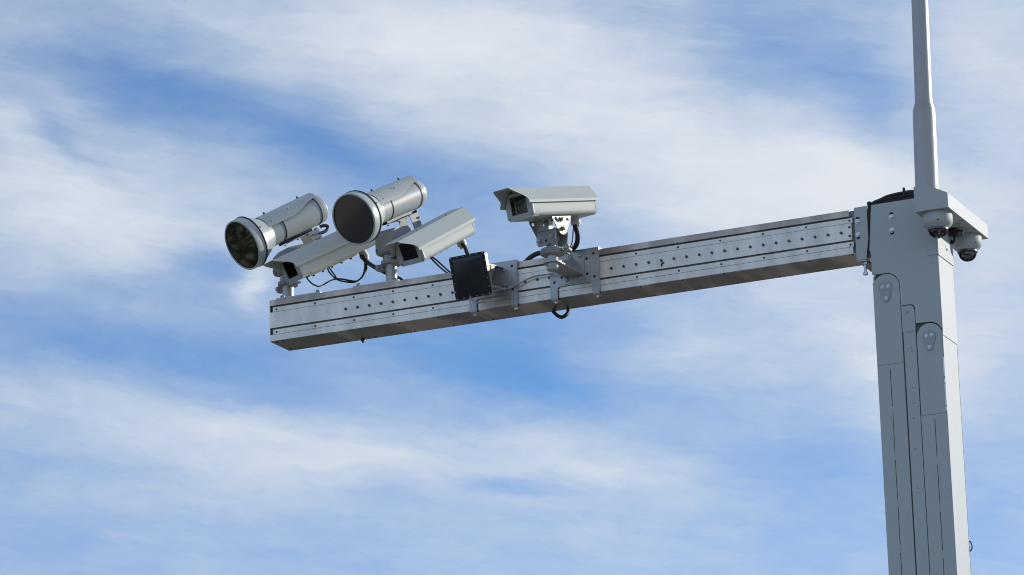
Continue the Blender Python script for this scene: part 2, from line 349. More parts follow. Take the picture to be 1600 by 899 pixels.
tag(finish(bm, 'road_marking', 'marking', smooth=0), kind='structure')
bm = B(); box(bm, 2.3, 3.9, -0.6, 0.8, 0.0, 0.12)
tag(finish(bm, 'foundation', 'concrete', smooth=0, bevel=0.02), kind='structure')

def tree(x, y, h, label, seed):
    rnd = random.Random(seed)
    root = bpy.data.objects.new('broadleaf_tree', None); COL.objects.link(root); root.location = (x, y, 0)
    tag(root, label, 'tree', 'trees lining the far side of the road')
    bm = B(); tips = []
    def limb(p, q, r0, r1):
        lathe(bm, [(0, r0), ((q-p).length, r1)], p, q-p, 8)
    top = Vector((rnd.uniform(-.3,.3), rnd.uniform(-.3,.3), h*0.55)); limb(Vector((0,0,0)), top, h*0.03, h*0.018)
    for i in range(9):
        a = i * 2.4 + rnd.random(); s = Vector((0,0,0)).lerp(top, rnd.uniform(0.45, 1.0))
        e = s + Vector((math.cos(a), math.sin(a), rnd.uniform(0.5, 1.4))) * h * rnd.uniform(0.16, 0.28)
        limb(s, e, h*0.011, h*0.004); tips.append(e)
    tips.append(top + Vector((0,0,h*0.25)))
    finish(bm, 'trunk', 'bark', root)
    bm = B()
    for t in tips:
        for _ in range(170):
            d = Vector((rnd.gauss(0,1), rnd.gauss(0,1), rnd.gauss(0,0.8))) * h * 0.075
            c = t + d; s = h * rnd.uniform(0.010, 0.022)
            u = Vector((rnd.gauss(0,1), rnd.gauss(0,1), rnd.gauss(0,1))).normalized(); v = u.orthogonal().normalized()
            vs = [bm.verts.new(c + u*s*a + v*s*b) for a, b in ((1.4,0),(0,0.7),(-1.4,0),(0,-0.7))]
            bm.faces.new(vs)
    finish(bm, 'crown', 'leaf', root, smooth=0)
def shrub(x, y, h, label, seed):
    rnd = random.Random(seed)
    root = bpy.data.objects.new('leafy_shrub', None); COL.objects.link(root); root.location = (x, y, 0)
    tag(root, label, 'shrub', 'tall shrubs on the far verge')
    bm = B()
    for i in range(7):
        a = i * 0.9; lathe(bm, [(0, 0.035), (h*0.8, 0.01)], Vector((0.1*math.cos(a), 0.1*math.sin(a), 0)), Vector((0.35*math.cos(a), 0.35*math.sin(a), 1)), 6)
    finish(bm, 'stems', 'bark', root)
    bm = B()
    for _ in range(9000):
        a = rnd.random()*6.283; z = rnd.random(); rr = h*0.36*math.sqrt(max(0.05, 1-(2*z-0.95)**2))*(0.55+0.45*rnd.random())*(0.8+0.25*math.sin(3*a+seed)*math.sin(7*z))
        c = Vector((rr*math.cos(a), rr*math.sin(a), 0.1 + z*h)); s = rnd.uniform(0.02, 0.055)
        u = Vector((rnd.gauss(0,1), rnd.gauss(0,1), rnd.gauss(0,1))).normalized(); v = u.orthogonal().normalized()
        bm.faces.new([bm.verts.new(c + u*s*p + v*s*q) for p, q in ((1.3,0),(0,0.6),(-1.3,0),(0,-0.6))])
    finish(bm, 'leaves', 'leaf', root, smooth=0)
for i, (x, y, h, l_) in enumerate(((-16.6, 0.1, 3.4, 'tall leafy shrub across the road in line with the arm'), (-16.9, 2.6, 2.8, 'lower leafy shrub beyond the tall one across the road'), (-16.8, -2.4, 3.0, 'leafy shrub nearer the camera across the road'))): shrub(x, y, h, l_, 5 + i)
TR = [(-18.5, -9, 8.5), (-20, -3.5, 9.5), (-18, 1.5, 8), (-20.5, 6.5, 10), (-17.5, 12, 8.5), (-21, -15, 9)]
TW = ['second tree from the camera end', 'tall tree third along', 'shorter tree opposite the arm end', 'tallest tree beyond the arm', 'last tree along the road', 'nearest tree to the camera end']
for i, (x, y, h) in enumerate(TR):
    tree(x, y, h, 'broadleaf tree with green crown across the road, ' + TW[i], 40 + i)

# ------------------------------------------------------------------ the stainless arm
arm = thing('steel_arm', 'long horizontal stainless steel box arm with a row of dark bolts and grooves', 'arm')
S2 = 2.872
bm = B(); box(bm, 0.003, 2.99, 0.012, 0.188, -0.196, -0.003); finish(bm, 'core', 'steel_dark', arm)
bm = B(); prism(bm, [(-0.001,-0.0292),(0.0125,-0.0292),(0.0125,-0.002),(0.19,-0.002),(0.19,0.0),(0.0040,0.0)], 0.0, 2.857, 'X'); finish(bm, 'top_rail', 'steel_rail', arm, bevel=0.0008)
for za, zb in ((-0.0600, -0.0385), (-0.1685, -0.1455)):
    bm = B(); box(bm, 0.017, S2, -0.0012, 0.013, za + 0.0004, zb); finish(bm, 'screw_strip', 'steel', arm, bevel=0.0006)
bm = B(); box(bm, 0.0, 2.866, 0.0, 0.013, -0.1360, -0.0606); finish(bm, 'face_panel', 'steel', arm, bevel=0.0006)
bm = B(); prism(bm, [(0.0,-0.1693),(0.013,-0.1693),(0.013,-0.198),(0.0,-0.198)], 0.0, 2.868, 'X'); finish(bm, 'lower_rail', 'steel', arm, bevel=0.0006)
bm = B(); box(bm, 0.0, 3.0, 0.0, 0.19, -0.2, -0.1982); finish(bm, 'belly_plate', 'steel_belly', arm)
bm = B(); box(bm, -0.003, 0.0, 0.0, 0.19, -0.2, 0.0); finish(bm, 'end_cap', 'steel', arm, bevel=0.0006)
bm = B(); box(bm, -0.003, 2.99, 0.1885, 0.1915, -0.2, 0.0); finish(bm, 'back_panel', 'steel', arm, bevel=0.0006)
for i in range(15):
    x = 0.034 + i * 0.2018
    if 1.26 > x > 1.05 or 1.43 < x < 1.68: continue
    for z in (-0.0490, -0.1575):
        bolt('socket', arm, (min(x, 2.858), -0.0012, z), r=0.0052, h=0.0022, m='bolt_dark', name='screw')
for i in range(42):
    x = 0.395 + i * 0.06055
    if x > 2.83: break
    if 1.20 < x < 1.268 or 1.436 < x < 1.672: continue
    bolt('stud', arm, (x, 0.0, -0.0985), r=0.0068, h=0.009, m='bolt_dark')
for z in (-0.078, -0.118): bolt('socket', arm, (2.856, 0.0, z), r=0.006, h=0.003, m='bolt_dark', name='screw')
for i in range(15):
    for y in (0.014, 0.176): bolt('socket', arm, (0.06 + i * 0.2, y, -0.2), (0,0,-1), 0.005, 0.003, 'bolt_dark', name='screw')
for y in (0.03, 0.16): bolt('socket', arm, (0.02, y, -0.2), (0,0,-1), 0.005, 0.003, 'bolt_dark', name='screw')
bolt('stud', arm, (0.388, 0.184, -0.2), (0,0,-1), 0.010, 0.016, 'bolt_dark')
bm = B(); box(bm, -0.0, 0.012, -0.0005, 0.0005, -0.01, 0.01)
bm.free()
# small rust-brown mark left on the panel, and thin ties hanging under the belly
bm = B(); prism(bm, [(1.968,-0.112),(1.975,-0.108),(1.984,-0.106),(1.982,-0.114),(1.975,-0.116),(1.972,-0.126),(1.966,-0.126)], -0.002, 0.0005, 'Y')
M['rust'] = mat('rust_mark', (0.10, 0.04, 0.02), 0.8, var=0.5, vscale=90)
finish(bm, 'rust_spot', 'rust', arm)
rebase(arm, (0, 0.095, -0.2))

# ------------------------------------------------------------------ the column with its folding covers
colm = thing('mast_column', 'tall square grey painted column with rounded cover plates and long slits', 'column')
ZB = -Z0 + 0.12
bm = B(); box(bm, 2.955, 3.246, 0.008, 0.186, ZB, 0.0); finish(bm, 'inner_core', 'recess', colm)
bm = B(); box(bm, 3.246, 3.250, -0.001, 0.19, ZB, -0.6185); finish(bm, 'side_plate', 'paint', colm, bevel=0.001)
bm = B(); box(bm, 3.247, 3.2515, -0.001, 0.191, -0.6165, 0.003); finish(bm, 'side_plate', 'paint', colm, bevel=0.001)
bm = B(); box(bm, 2.949, 2.955, 0.008, 0.19, ZB, -0.315); finish(bm, 'side_plate', 'paint', colm, bevel=0.001)
bm = B(); box(bm, 2.949, 3.250, 0.186, 0.1915, ZB, 0.0); finish(bm, 'back_plate', 'paint', colm, bevel=0.001)
bm = B(); box(bm, 2.962, 3.2510, 0.0, 0.1915, 0.0035, 0.0065); finish(bm, 'top_plate', 'paint', colm, bevel=0.001)
# head plate: its lower edge is cut by arcs over the three covers
def arc(cx, cz, r, a0, a1, n=14): return [(cx + r * math.cos(R(a0 + (a1-a0)*i/n)), cz + r * math.sin(R(a0 + (a1-a0)*i/n))) for i in range(n + 1)]
C1x, C1r, C1z = 3.0085, 0.0595, -0.371     # cover 1 arc centre
C2x0, C2x1, C2z = 3.0715, 3.1295, -0.466
C3x, C3r, C3z = 3.1905, 0.0590, -0.614
g = 0.0035
pts = [(2.963, 0.005), (2.952, -0.075), (2.942, -0.130), (2.943, -0.246), (2.949, -0.248), (2.949, -0.308), (C1x - 0.030, -0.3085)]
pts += [(C1x - 0.012, C1z + C1r + g - 0.001)] + arc(C1x, C1z, C1r + g, 84, 0)
pts += [(C1x + C1r + g, C2z + 0.003), (3.112, C2z + 0.003)] + arc(3.112, C2z - 0.0195, 0.0225, 85, 10, 8)
pts += [(C2x1 + g, -0.550), (C3x - 0.022, -0.5508)] + arc(C3x, C3z, C3r + g, 95, 14)
pts += [(3.2505, -0.600), (3.2505, 0.005)]
bm = B(); prism(bm, pts, -0.004, 0.006, 'Y'); finish(bm, 'head_plate', 'paint', colm, bevel=0.001)
bm = B(); box(bm, 2.955, 2.962, 0.006, 0.186, -0.315, 0.003); finish(bm, 'side_plate', 'paint', colm)
def stadium(cx, cz, r, zb, x0=None, x1=None): 
    return [(cx - r if x0 is None else x0, zb), (cx - r if x0 is None else x0, cz)] + arc(cx, cz, r, 178, 2, 20) + [(cx + r if x1 is None else x1, cz), (cx + r if x1 is None else x1, zb)]
def cover(name_parent, x0, x1, cx, cz, r, zl, slitx):
    bm = B(); prism(bm, stadium(cx, cz, r, zl + 0.0008), -0.001, 0.008, 'Y'); o = finish(bm, 'cover_plate', 'paint', colm, bevel=0.001)
    bm = B(); w = 0.0016
    box(bm, x0, slitx - w, -0.0018, 0.008, ZB, zl - 0.0008); box(bm, slitx + w, x1, -0.0018, 0.008, ZB, zl - 0.0008)
    box(bm, slitx - w + 0.0002, slitx + w - 0.0002, -0.0014, 0.007, zl - 0.022, zl - 0.001)
    z = zl - 0.222 + (0.035 if zl > -0.8 else 0.033)
    while z > ZB + 0.2:
        box(bm, slitx - w + 0.0002, slitx + w - 0.0002, -0.0014, 0.007, z - 0.034, z); z -= 0.2007
    finish(bm, 'slotted_cover_plate', 'paint', colm)
cover('a', 2.949, C1x + C1r, C1x, C1z, C1r, -0.7145, 3.0068)
cover('c', C3x - C3r + 0.001, 3.2465, C3x, C3z, C3r - 0.002, -0.958, 3.1925)
p2 = [(C2x0, -0.581), (C2x0, C2z)] + [(3.105, C2z + 0.0005)] + arc(3.108, C2z - 0.020, 0.0205, 88, 2, 8) + [(C2x1, -0.49), (C2x1, -0.581)]
bm = B(); prism(bm, p2, -0.001, 0.008, 'Y'); finish(bm, 'narrow_cover_plate', 'paint', colm, bevel=0.001)
bm = B(); box(bm, C2x0 + 0.003, C2x1 - 0.0005, -0.002, 0.008, ZB, -0.5826); finish(bm, 'narrow_cover_plate', 'paint', colm, bevel=0.001)
# tear-drop hinge plates with three screws each
def tear(cx, cz):
    pts = arc(cx, cz, 0.0285, 190, -10, 16) + arc(cx, cz - 0.052, 0.0135, -20, -160, 10)
    bm = B(); prism(bm, pts, -0.006, -0.0005, 'Y'); o = finish(bm, 'teardrop_plate', 'tear', colm, bevel=0.001)
    for dx, dz in ((-0.0125, 0.001), (0.0125, 0.002), (0.0, -0.050)):
        bolt('socket', o, (cx + dx, -0.006, cz + dz), r=0.0066, h=0.004, m='zinc', name='screw', washer=0.0082)
tear(3.0065, -0.3715); tear(3.190, -0.614)
bolt('socket', colm, (3.098, -0.001, -0.495), r=0.0065, h=0.003, m='bolt_grey', name='screw')
for (x, z) in ((3.0510, -0.062), (3.0510, -0.122)):
    bolt('hole', colm, (x, -0.004, z + (0.012 if z > -0.1 else -0.011)), r=0.0085, h=0.001, m='black', name='slot_hole')
    bolt('hex', colm, (x, -0.004, z), r=0.0095, h=0.007, m='zinc', washer=0.0115)
for (x, z, r) in ((3.107, -0.655, .0016), (3.109, -0.672, .0016), (3.108, -0.9, .002), (3.100, -0.965, .0018), (3.099, -1.10, .0018), (3.098, -1.26, .0018), (3.101, -1.27, .0016), (3.1, -1.42, .0018), (3.104, -0.83, .0018)):
    bolt('hole', colm, (x, -0.0021, z), r=r, h=0.001, m='black', name='pin_hole')
# white scuffed chips along the right edge of the third cover
bm = B()
for z0, z1 in ((-0.80, -0.715), (-0.83, -0.808), (-0.925, -0.835), (-0.95, -0.93)): box(bm, 3.2445, 3.2500, -0.0026, -0.0005, z0, z1)
M['chip'] = mat('bare_metal_chip', (0.75, 0.76, 0.76), 0.3, 0.5, 0.2, 60)
finish(bm, 'edge_chips', 'chip', colm)
# bracket plate that holds the arm
br = None
bm = B(); prism(bm, [(2.885,0.002),(2.943,0.003),(2.943,-0.140),(2.9285,-0.236),(2.886,-0.234)], -0.012, -0.006, 'Y')
br = finish(bm, 'arm_bracket', 'paint', colm, bevel=0.001)
bm = B(); box(bm, 2.887, 2.9285, -0.012, 0.20, -0.2425, -0.2375); finish(bm, 'bracket_lip', 'paint', br, bevel=0.001)
for (x, z) in ((2.9000, -0.062), (2.8985, -0.122)):
    bolt('hole', br, (x, -0.0122, z + (0.012 if z > -0.1 else -0.011)), r=0.0085, h=0.001, m='black', name='slot_hole')
    bolt('hex', br, (x, -0.0122, z), r=0.0095, h=0.007, m='zinc', washer=0.0115)
jb = bolt('hex', br, (2.915, 0.010, -0.2425), (0,0,-1), 0.0115, 0.012, 'zinc', 'jacking_bolt')
bm = B(); cyl(bm, (2.915, 0.010, -0.245), (2.915, 0.010, -0.295), 0.006); lathe(bm, [(0, 0.011), (0.011, 0.011)], (2.915, 0.010, -0.289), (0,0,-1), 6)
finish(bm, 'threaded_rod', 'zinc', br)
# folded tongue plate with a bolt under the dome bracket
bm = B(); box(bm, 3.205, 3.2550, -0.0075, -0.0045, -0.2600, -0.100); box(bm, 3.2520, 3.2550, -0.0045, 0.197, -0.2620, -0.100)
tg = finish(bm, 'tongue_plate', 'paint', colm)
bolt('socket', tg, (3.255, 0.109, -0.205), (1,0,0), 0.012, 0.004, 'zinc', 'screw')
bolt('hole', colm, (3.2503, 0.100, -0.603), (1,0,0), 0.006, 0.001, 'rust', 'rusty_hole')
for z in (-0.29, -0.345): bolt('hex', colm, (2.949, 0.02, z), (-1,0,0), 0.007, 0.006, 'cast')
bm = B(); box(bm, 2.90, 3.30, -0.05, 0.24, ZB, ZB + 0.02); finish(bm, 'base_plate', 'paint', colm, bevel=0.002)
# little cable loop on the back right edge near the bottom of the picture
rebase(colm, (3.1, 0.095, ZB))
bm = B(); tube(bm, [(3.246,0.1945,-1.478),(3.254,0.197,-1.484),(3.2595,0.198,-1.500),(3.256,0.197,-1.516),(3.247,0.1945,-1.526)], 0.0028, 8)
o = finish(bm, 'cable_loop', 'cable', loc=(0,0,Z0)); tag(o, 'tiny black cable loop on the lower right edge of the grey column', 'cable')

# ------------------------------------------------------------------ pole above the column
pole = thing('round_pole', 'round brushed metal pole rising above the column, narrower towards the top', 'pole')
d = Vector((0.0175/0.85, 0, 1)).normalized()
bm = B(); o0 = Vector((3.1845, 0.10, 0.006))
lathe(bm, [(0, 0.0515), (0.395, 0.0500), (0.425, 0.0485), (0.455, 0.0400), (0.475, 0.0382), (1.6, 0.034), (3.4, 0.028)], o0, d, 48)
finish(bm, 'shaft', 'pole', pole, smooth=50)
bm = B(); lathe(bm, [(0, 0.075), (0.012, 0.075)], o0 + d*0.0006, d, 32); finish(bm, 'foot_flange', 'galv', pole)
bm = B(); lathe(bm, [(0, 0.029), (0.02, 0.029), (0.035, 0.02)], o0 + d*3.4, d, 24); finish(bm, 'cap', 'rubber', pole)
rebase(pole, (3.1845, 0.1, 0.006))

# ------------------------------------------------------------------ dome bracket and dome cameras
db = thing('dome_bracket', 'pale grey shelf bracket with sloped top holding two dome cameras', 'bracket')
X0, X1, ZU = 3.213, 3.3625, -0.1085
bm = B(); prism(bm, [(X0,0.003),(3.270,0.006),(X1,-0.045),(X1,ZU),(X0,ZU)], -0.1700, -0.1665, 'Y'); finish(bm, 'front_plate', 'paint', db, bevel=0.0008)
bm = B(); box(bm, X1 - 0.003, X1 + 0.0004, -0.1663, 0.375, ZU, -0.0455); finish(bm, 'side_plate', 'paint', db, bevel=0.0006)
bm = B(); box(bm, X0 + 0.001, X1 - 0.0035, -0.1663, -0.0080, ZU + 0.0015, ZU + 0.0045)
box(bm, 3.2570, X1 - 0.0035, -0.0075, 0.1930, ZU + 0.0015, ZU + 0.0045)
box(bm, X0 + 0.001, X1 - 0.0035, 0.1985, 0.375, ZU + 0.0015, ZU + 0.0045); finish(bm, 'soffit', 'paint', db)
bm = B(); box(bm, X0 + 0.001, X1 - 0.0035, -0.1663, -0.0080, -0.048, -0.0455); box(bm, 3.2570, X1 - 0.0035, -0.0075, 0.375, -0.048, -0.0455); finish(bm, 'top_plate', 'paint', db)
bm = B(); box(bm, X0, X0 + 0.003, -0.1663, -0.0080, ZU, 0.001); finish(bm, 'side_plate', 'paint', db)
bm = B(); box(bm, X0, X1, 0.3753, 0.378, ZU, -0.0455); finish(bm, 'back_plate', 'paint', db)
bm = B(); box(bm, 3.33, X1 - 0.0036, 0.055, 0.0565, ZU, ZU + 0.0012); finish(bm, 'seam', 'bolt_dark', db)
bolt('socket', db, (3.318, 0.100, ZU + 0.001), (0,0,-1), 0.011, 0.005, 'cast', 'screw')
rebase(db, (3.29, 0.1, ZU))
def dome(x, y, label, turn, mr_, dp):
    t = thing('dome_camera', label, 'dome camera', (x, y, ZU + 0.0040), (0, 0, R(turn)), 'dome cameras under the bracket')
    bm = B(); lathe(bm, [(0, 0.063), (-0.003, 0.0652), (-0.040, 0.0648), (-0.050, 0.0625), (-0.058, 0.057), (-0.066, 0.0455), (-0.070, 0.043)], (0,0,0), (0,0,1), 48)
    hs_ = finish(bm, 'housing', 'cream', t, smooth=60)
    for a in (-70, 50, 170): bolt('hole', hs_, (0.0635*math.cos(R(a)), 0.0635*math.sin(R(a)), -0.046), (math.cos(R(a)), math.sin(R(a)), -0.2), 0.0030, 0.001, 'black', 'screw_hole')
    bm = B(); lathe(bm, [(-0.0695, 0.0440), (-0.077, 0.0440), (-0.079, 0.0405)], (0,0,0), (0,0,1), 40); finish(bm, 'collar', 'bolt_dark', t)
    bm = B(); lathe(bm, [(-0.077, 0.0395)] + [(-0.080 - dp*math.sin(R(a)), 0.0395*math.cos(R(a))) for a in range(0, 91, 6)], (0,0,0), (0,0,1), 40, caps=False); finish(bm, 'glass_dome', 'dome', t, smooth=80)
    bm = B(); lathe(bm, [(-0.071, mr_), (-0.086, mr_*0.94), (-0.090, mr_*0.7), (-0.090, 0.0)], (0,0,0), (0,0,1), 32); 
    box(bm, -0.018, 0.018, -0.012, 0.012, -0.099, -0.088)
    mod = finish(bm, 'camera_module', 'bolt_dark', t)
    bm = B(); dd = Vector((0.3, -0.75, -0.6)).normalized(); lathe(bm, [(0, 0.013), (0.018, 0.013), (0.020, 0.009), (0.016, 0.008), (0.016, 0)], Vector((0.0,0,-0.094)), dd, 20); finish(bm, 'lens_barrel', 'lens', mod)
    bm = B(); prism(bm, [(-0.026,-0.08),(0.024,-0.08),(0.018,-0.098),(0.012,-0.100),(0.008,-0.088),(-0.02,-0.088)], -0.028, -0.025, 'Y'); finish(bm, 'inner_trim', 'sensor', mod)
    return t
dome(3.2855, -0.090, 'nearer dome camera in front of the column, left of the two under the bracket', 0, 0.036, 0.029)
dome(3.2880, 0.300, 'farther dome camera right of the column, with its clear bubble against the sky', 35, 0.027, 0.036)
# black junction between the domes
t = thing('cable_plug', 'small black plug and cable between the two dome cameras', 'plug')
bm = B(); box(bm, 3.262, 3.292, 0.140, 0.185, ZU - 0.030, ZU - 0.0002); finish(bm, 'socket', 'rubber', t, bevel=0.004)
bm = B(); lathe(bm, [(0, 0.013), (0.02, 0.013), (0.026, 0.009)], (3.292, 0.162, ZU - 0.017), (1,0,-0.2), 6); finish(bm, 'nut', 'bolt_dark', t)
bm = B(); tube(bm, [(3.275,0.165,ZU-0.028),(3.272,0.170,ZU-0.046),(3.262,0.172,ZU-0.058),(3.2555,0.176,ZU-0.045)], 0.006, 8); finish(bm, 'cable', 'cable', t)
rebase(t, (3.277, 0.162, ZU))

# ------------------------------------------------------------------ cable bundle over the column top and the ties in the gap
t = thing('cable_bundle', 'bundle of black cables lying over the top of the column beside the pole', 'cables')
rr = random.Random(3)
for k, (y, hgt) in enumerate(((0.014, 0.002), (0.012, 0.016), (0.014, 0.029), (0.027, 0.036), (0.028, 0.022), (0.028, 0.008), (0.042, 0.030), (0.042, 0.014))):
    j = [rr.uniform(-.003, .003) for _ in range(6)]
    bm = B(); tube(bm, [(2.951, y+0.01, -0.16), (2.953, y, -0.03), (2.962, y, 0.0125 + j[0]), (3.000, y, 0.012 + hgt*0.55 + j[1]), (3.040, y, 0.013 + hgt*0.85), (3.100, y, 0.014 + hgt*0.90 + j[2]), (3.150, y, 0.014 + hgt*0.88), (3.230, y, 0.018)], 0.0075, 10)
    finish(bm, 'cable', 'cable', t)
bm = B(); prism(bm, arc(0.030, 0.0315, 0.0255, 0, 352, 20), 3.106, 3.111, 'X'); box(bm, 3.104, 3.113, 0.010, 0.020, 0.052, 0.066); finish(bm, 'cable_tie', 'rubber', t)
bm = B(); lathe(bm, [(0, 0.010), (0.012, 0.011), (0.018, 0.006)], (2.953, 0.002, 0.006), (0,-0.3,1), 12); finish(bm, 'knot', 'rubber', t)
rebase(t, (3.05, 0.03, 0.006))
t = thing('cable_strap', 'black straps running down the gap between arm bracket and column', 'strap')
for (xa, xb, xc) in ((2.9475, 2.9440, 2.9345), (2.9580, 2.9480, 2.9385), (2.9530, 2.9465, 2.9365)):
    bm = B(); tube(bm, [(xa, -0.003, 0.004), (xb, -0.003, -0.11), (xc, -0.002, -0.215)], 0.0035, 8, 6); finish(bm, 'strand', 'cable', t)
bm = B(); prism(bm, [(2.934,-0.195),(2.946,-0.200),(2.949,-0.225),(2.945,-0.232),(2.931,-0.224)], -0.005, 0.02, 'Y'); finish(bm, 'clip', 'rubber', t)
rebase(t, (2.943, -0.003, -0.23))
def prot(yaw, pitch): return (0.0, R(-pitch), R(yaw))

# ------------------------------------------------------------------ cylinder cameras (local +X looks out of the lens)
def cylinder_camera(loc, yaw, pitch, label, filt, plug):
    t = thing('cylinder_camera', label, 'camera', loc, prot(yaw, pitch), 'round cameras with flared dark fronts')
    L0 = 0.285
    def lx(s): return L0 - s
    bm = B(); lathe(bm, [(lx(0.012), 0.1145), (lx(0.0005), 0.1150), (lx(-0.0015), 0.1165), (lx(-0.0015), 0.1205), (lx(0.001), 0.1230), (lx(0.040), 0.1235), (lx(0.043), 0.1215), (lx(0.043), 0.100)], n=72, caps=False)
    finish(bm, 'front_rim', 'gloss', t, smooth=40)
    bm = B(); lathe(bm, [(lx(0.0415), 0.110), (lx(0.0435), 0.1262), (lx(0.0475), 0.1262), (lx(0.049), 0.118)], n=72, caps=False); finish(bm, 'gasket', 'rubber', t, smooth=50)
    bm = B(); lathe(bm, [(lx(0.0085), 0.1148), (lx(0.0045), 0.1148)], n=64); fg = finish(bm, 'front_filter', filt, t, smooth=60)
    bm = B(); lathe(bm, [(lx(0.0045), 0.1128), (lx(0.002), 0.1128), (lx(0.002), 0.1152), (lx(0.0045), 0.1152)], n=64, caps=False); finish(bm, 'glass_seal', 'black', fg)
    bm = B(); lathe(bm, [(lx(0.047), 0.1205), (lx(0.060), 0.1165), (lx(0.140), 0.0755), (lx(0.148), 0.0720)], n=72, caps=False)
    cone = finish(bm, 'flared_cone', 'gloss', t, smooth=40)
    for a in (-95, 20, 140, 240): 
        rr_ = 0.1165; bolt('socket', cone, (lx(0.062), rr_*math.cos(R(a)), rr_*math.sin(R(a))), (0.35, math.cos(R(a)), math.sin(R(a))), 0.0035, 0.002, 'bolt_dark', 'screw')
    bm = B(); lathe(bm, [(lx(0.140), 0.0695), (lx(0.460), 0.0695), (lx(0.4820), 0.0692), (lx(0.487), 0.067), (lx(0.489), 0.062), (lx(0.489), 0.0)], n=64, caps=False)
    finish(bm, 'tube', 'gloss', t, smooth=50)
    for s in (0.215, 0.442):
        bm = B(); lathe(bm, [(lx(s), 0.069), (lx(s), 0.0717), (lx(s + 0.005), 0.0717), (lx(s + 0.005), 0.069)], n=56, caps=False); finish(bm, 'band', 'rubber', t)
    # sun shield: a bent sheet over the upper half, cut back towards the rear
    bm = B(); rows = []
    NS, NP = 34, 28; ZO = 0.0060
    for i in range(NS + 1):
        s = 0.128 + (0.463 - 0.128) * i / NS
        q = min(1, max(0, (s - 0.270) / 0.190)); q = q*q*(3 - 2*q)
        pm = 80 - 30 * q
        if s > 0.445: pm *= math.sqrt(max(0.02, 1 - ((s - 0.445) / 0.0185) ** 2 * 0.6))
        rad = 0.0815
        rows.append([bm.verts.new((lx(s), rad * math.sin(R(-pm + 2*pm*k/NP)), ZO + rad * math.cos(R(-pm + 2*pm*k/NP)))) for k in range(NP + 1)])
    fs = []
    for a, b in zip(rows, rows[1:]):
        for k in range(NP): fs.append(bm.faces.new((a[k], a[k+1], b[k+1], b[k])))
    bmesh.ops.recalc_face_normals(bm, faces=fs)
    bmesh.ops.solidify(bm, geom=fs, thickness=0.0018)
    sh = finish(bm, 'sun_shield', 'gloss', t, smooth=40)
    for s in (0.190, 0.400):
        bolt('hex', sh, (lx(s), 0, 0.0875), (0,0,1), 0.0050, 0.009, 'bolt_dark', 'screw')
    bolt('hex', sh, (lx(0.285), 0.0815*math.sin(R(42)), 0.0875*math.cos(R(42))), (0,math.sin(R(42)),math.cos(R(42))), 0.006, 0.006, 'zinc', 'screw', 0.010)
    for s, a in ((0.16, 60), (0.175, -60)):
        bolt('socket', sh, (lx(s), 0.0840*math.sin(R(a)), 0.0840*math.cos(R(a))), (0,math.sin(R(a)),math.cos(R(a))), 0.0035, 0.002, 'bolt_grey', 'screw')
    # black rail and steel saddle underneath
    bm = B(); box(bm, lx(0.385), lx(0.200), -0.018, 0.018, -0.0815, -0.0675); rl = finish(bm, 'rail', 'rubber', t, bevel=0.002)
    for s in (0.222, 0.30, 0.36): bolt('hex', rl, (lx(s), 0.0, -0.0860), (0,0,-1), 0.006, 0.006, 'galv')
    bm = B(); box(bm, lx(0.400), lx(0.250), -0.030, 0.040, -0.0850, -0.0820)
    prism(bm, [(lx(0.402), -0.0820), (lx(0.338), -0.0820), (lx(0.345), -0.165), (lx(0.355), -0.190), (lx(0.385), -0.190), (lx(0.402), -0.165)], 0.0405, 0.0435, 'Y')
    prism(bm, [(lx(0.402), -0.0820), (lx(0.338), -0.0820), (lx(0.345), -0.165), (lx(0.355), -0.190), (lx(0.385), -0.190), (lx(0.402), -0.165)], -0.0335, -0.0305, 'Y')
    sd = finish(bm, 'saddle', 'cast', t, bevel=0.0012)
    bolt('hex', sd, (lx(0.397), 0.0435, -0.108), (0,1,0), 0.005, 0.008, 'bolt_dark')
    bolt('hex', sd, (lx(0.385), 0.0435, -0.128), (0,1,0), 0.004, 0.004, 'bolt_dark')
    bm = B()
    if plug == 0:
        lathe(bm, [(0, 0.013), (0.018, 0.013), (0.020, 0.010), (0.034, 0.009)], (lx(0.420), 0.012, -0.076), (-0.3,0,-1), 8)
        tube(bm, [(lx(0.430), 0.012, -0.100), (lx(0.425), 0.018, -0.112), (lx(0.405), 0.022, -0.128), (lx(0.392), 0.020, -0.150)], 0.005, 8)
    else:
        lathe(bm, [(0, 0.010), (0.012, 0.010)], (lx(0.405), 0.012, -0.078), (-0.3,0,-1), 8)
        tube(bm, [(lx(0.395), 0.03, -0.098), (lx(0.410), 0.030, -0.108), (lx(0.445), 0.026, -0.110), (lx(0.470), 0.022, -0.098), (lx(0.460), 0.020, -0.085), (lx(0.435), 0.018, -0.080)], 0.008, 8)
    finish(bm, 'cable_plug', 'rubber', t)
    return t
PO1, PO2 = (0.043, 0.10), (0.5835, 0.10)
cylinder_camera((PO1[0], PO1[1], 0.392), -121, -29.9, 'left round camera whose dark flared glass front mirrors green trees', 'filter', 1)
cylinder_camera((PO2[0], PO2[1], 0.406), -105.5, -27.2, 'right round camera with plain brown-black flared glass front, tilted down', 'filter2', 0)

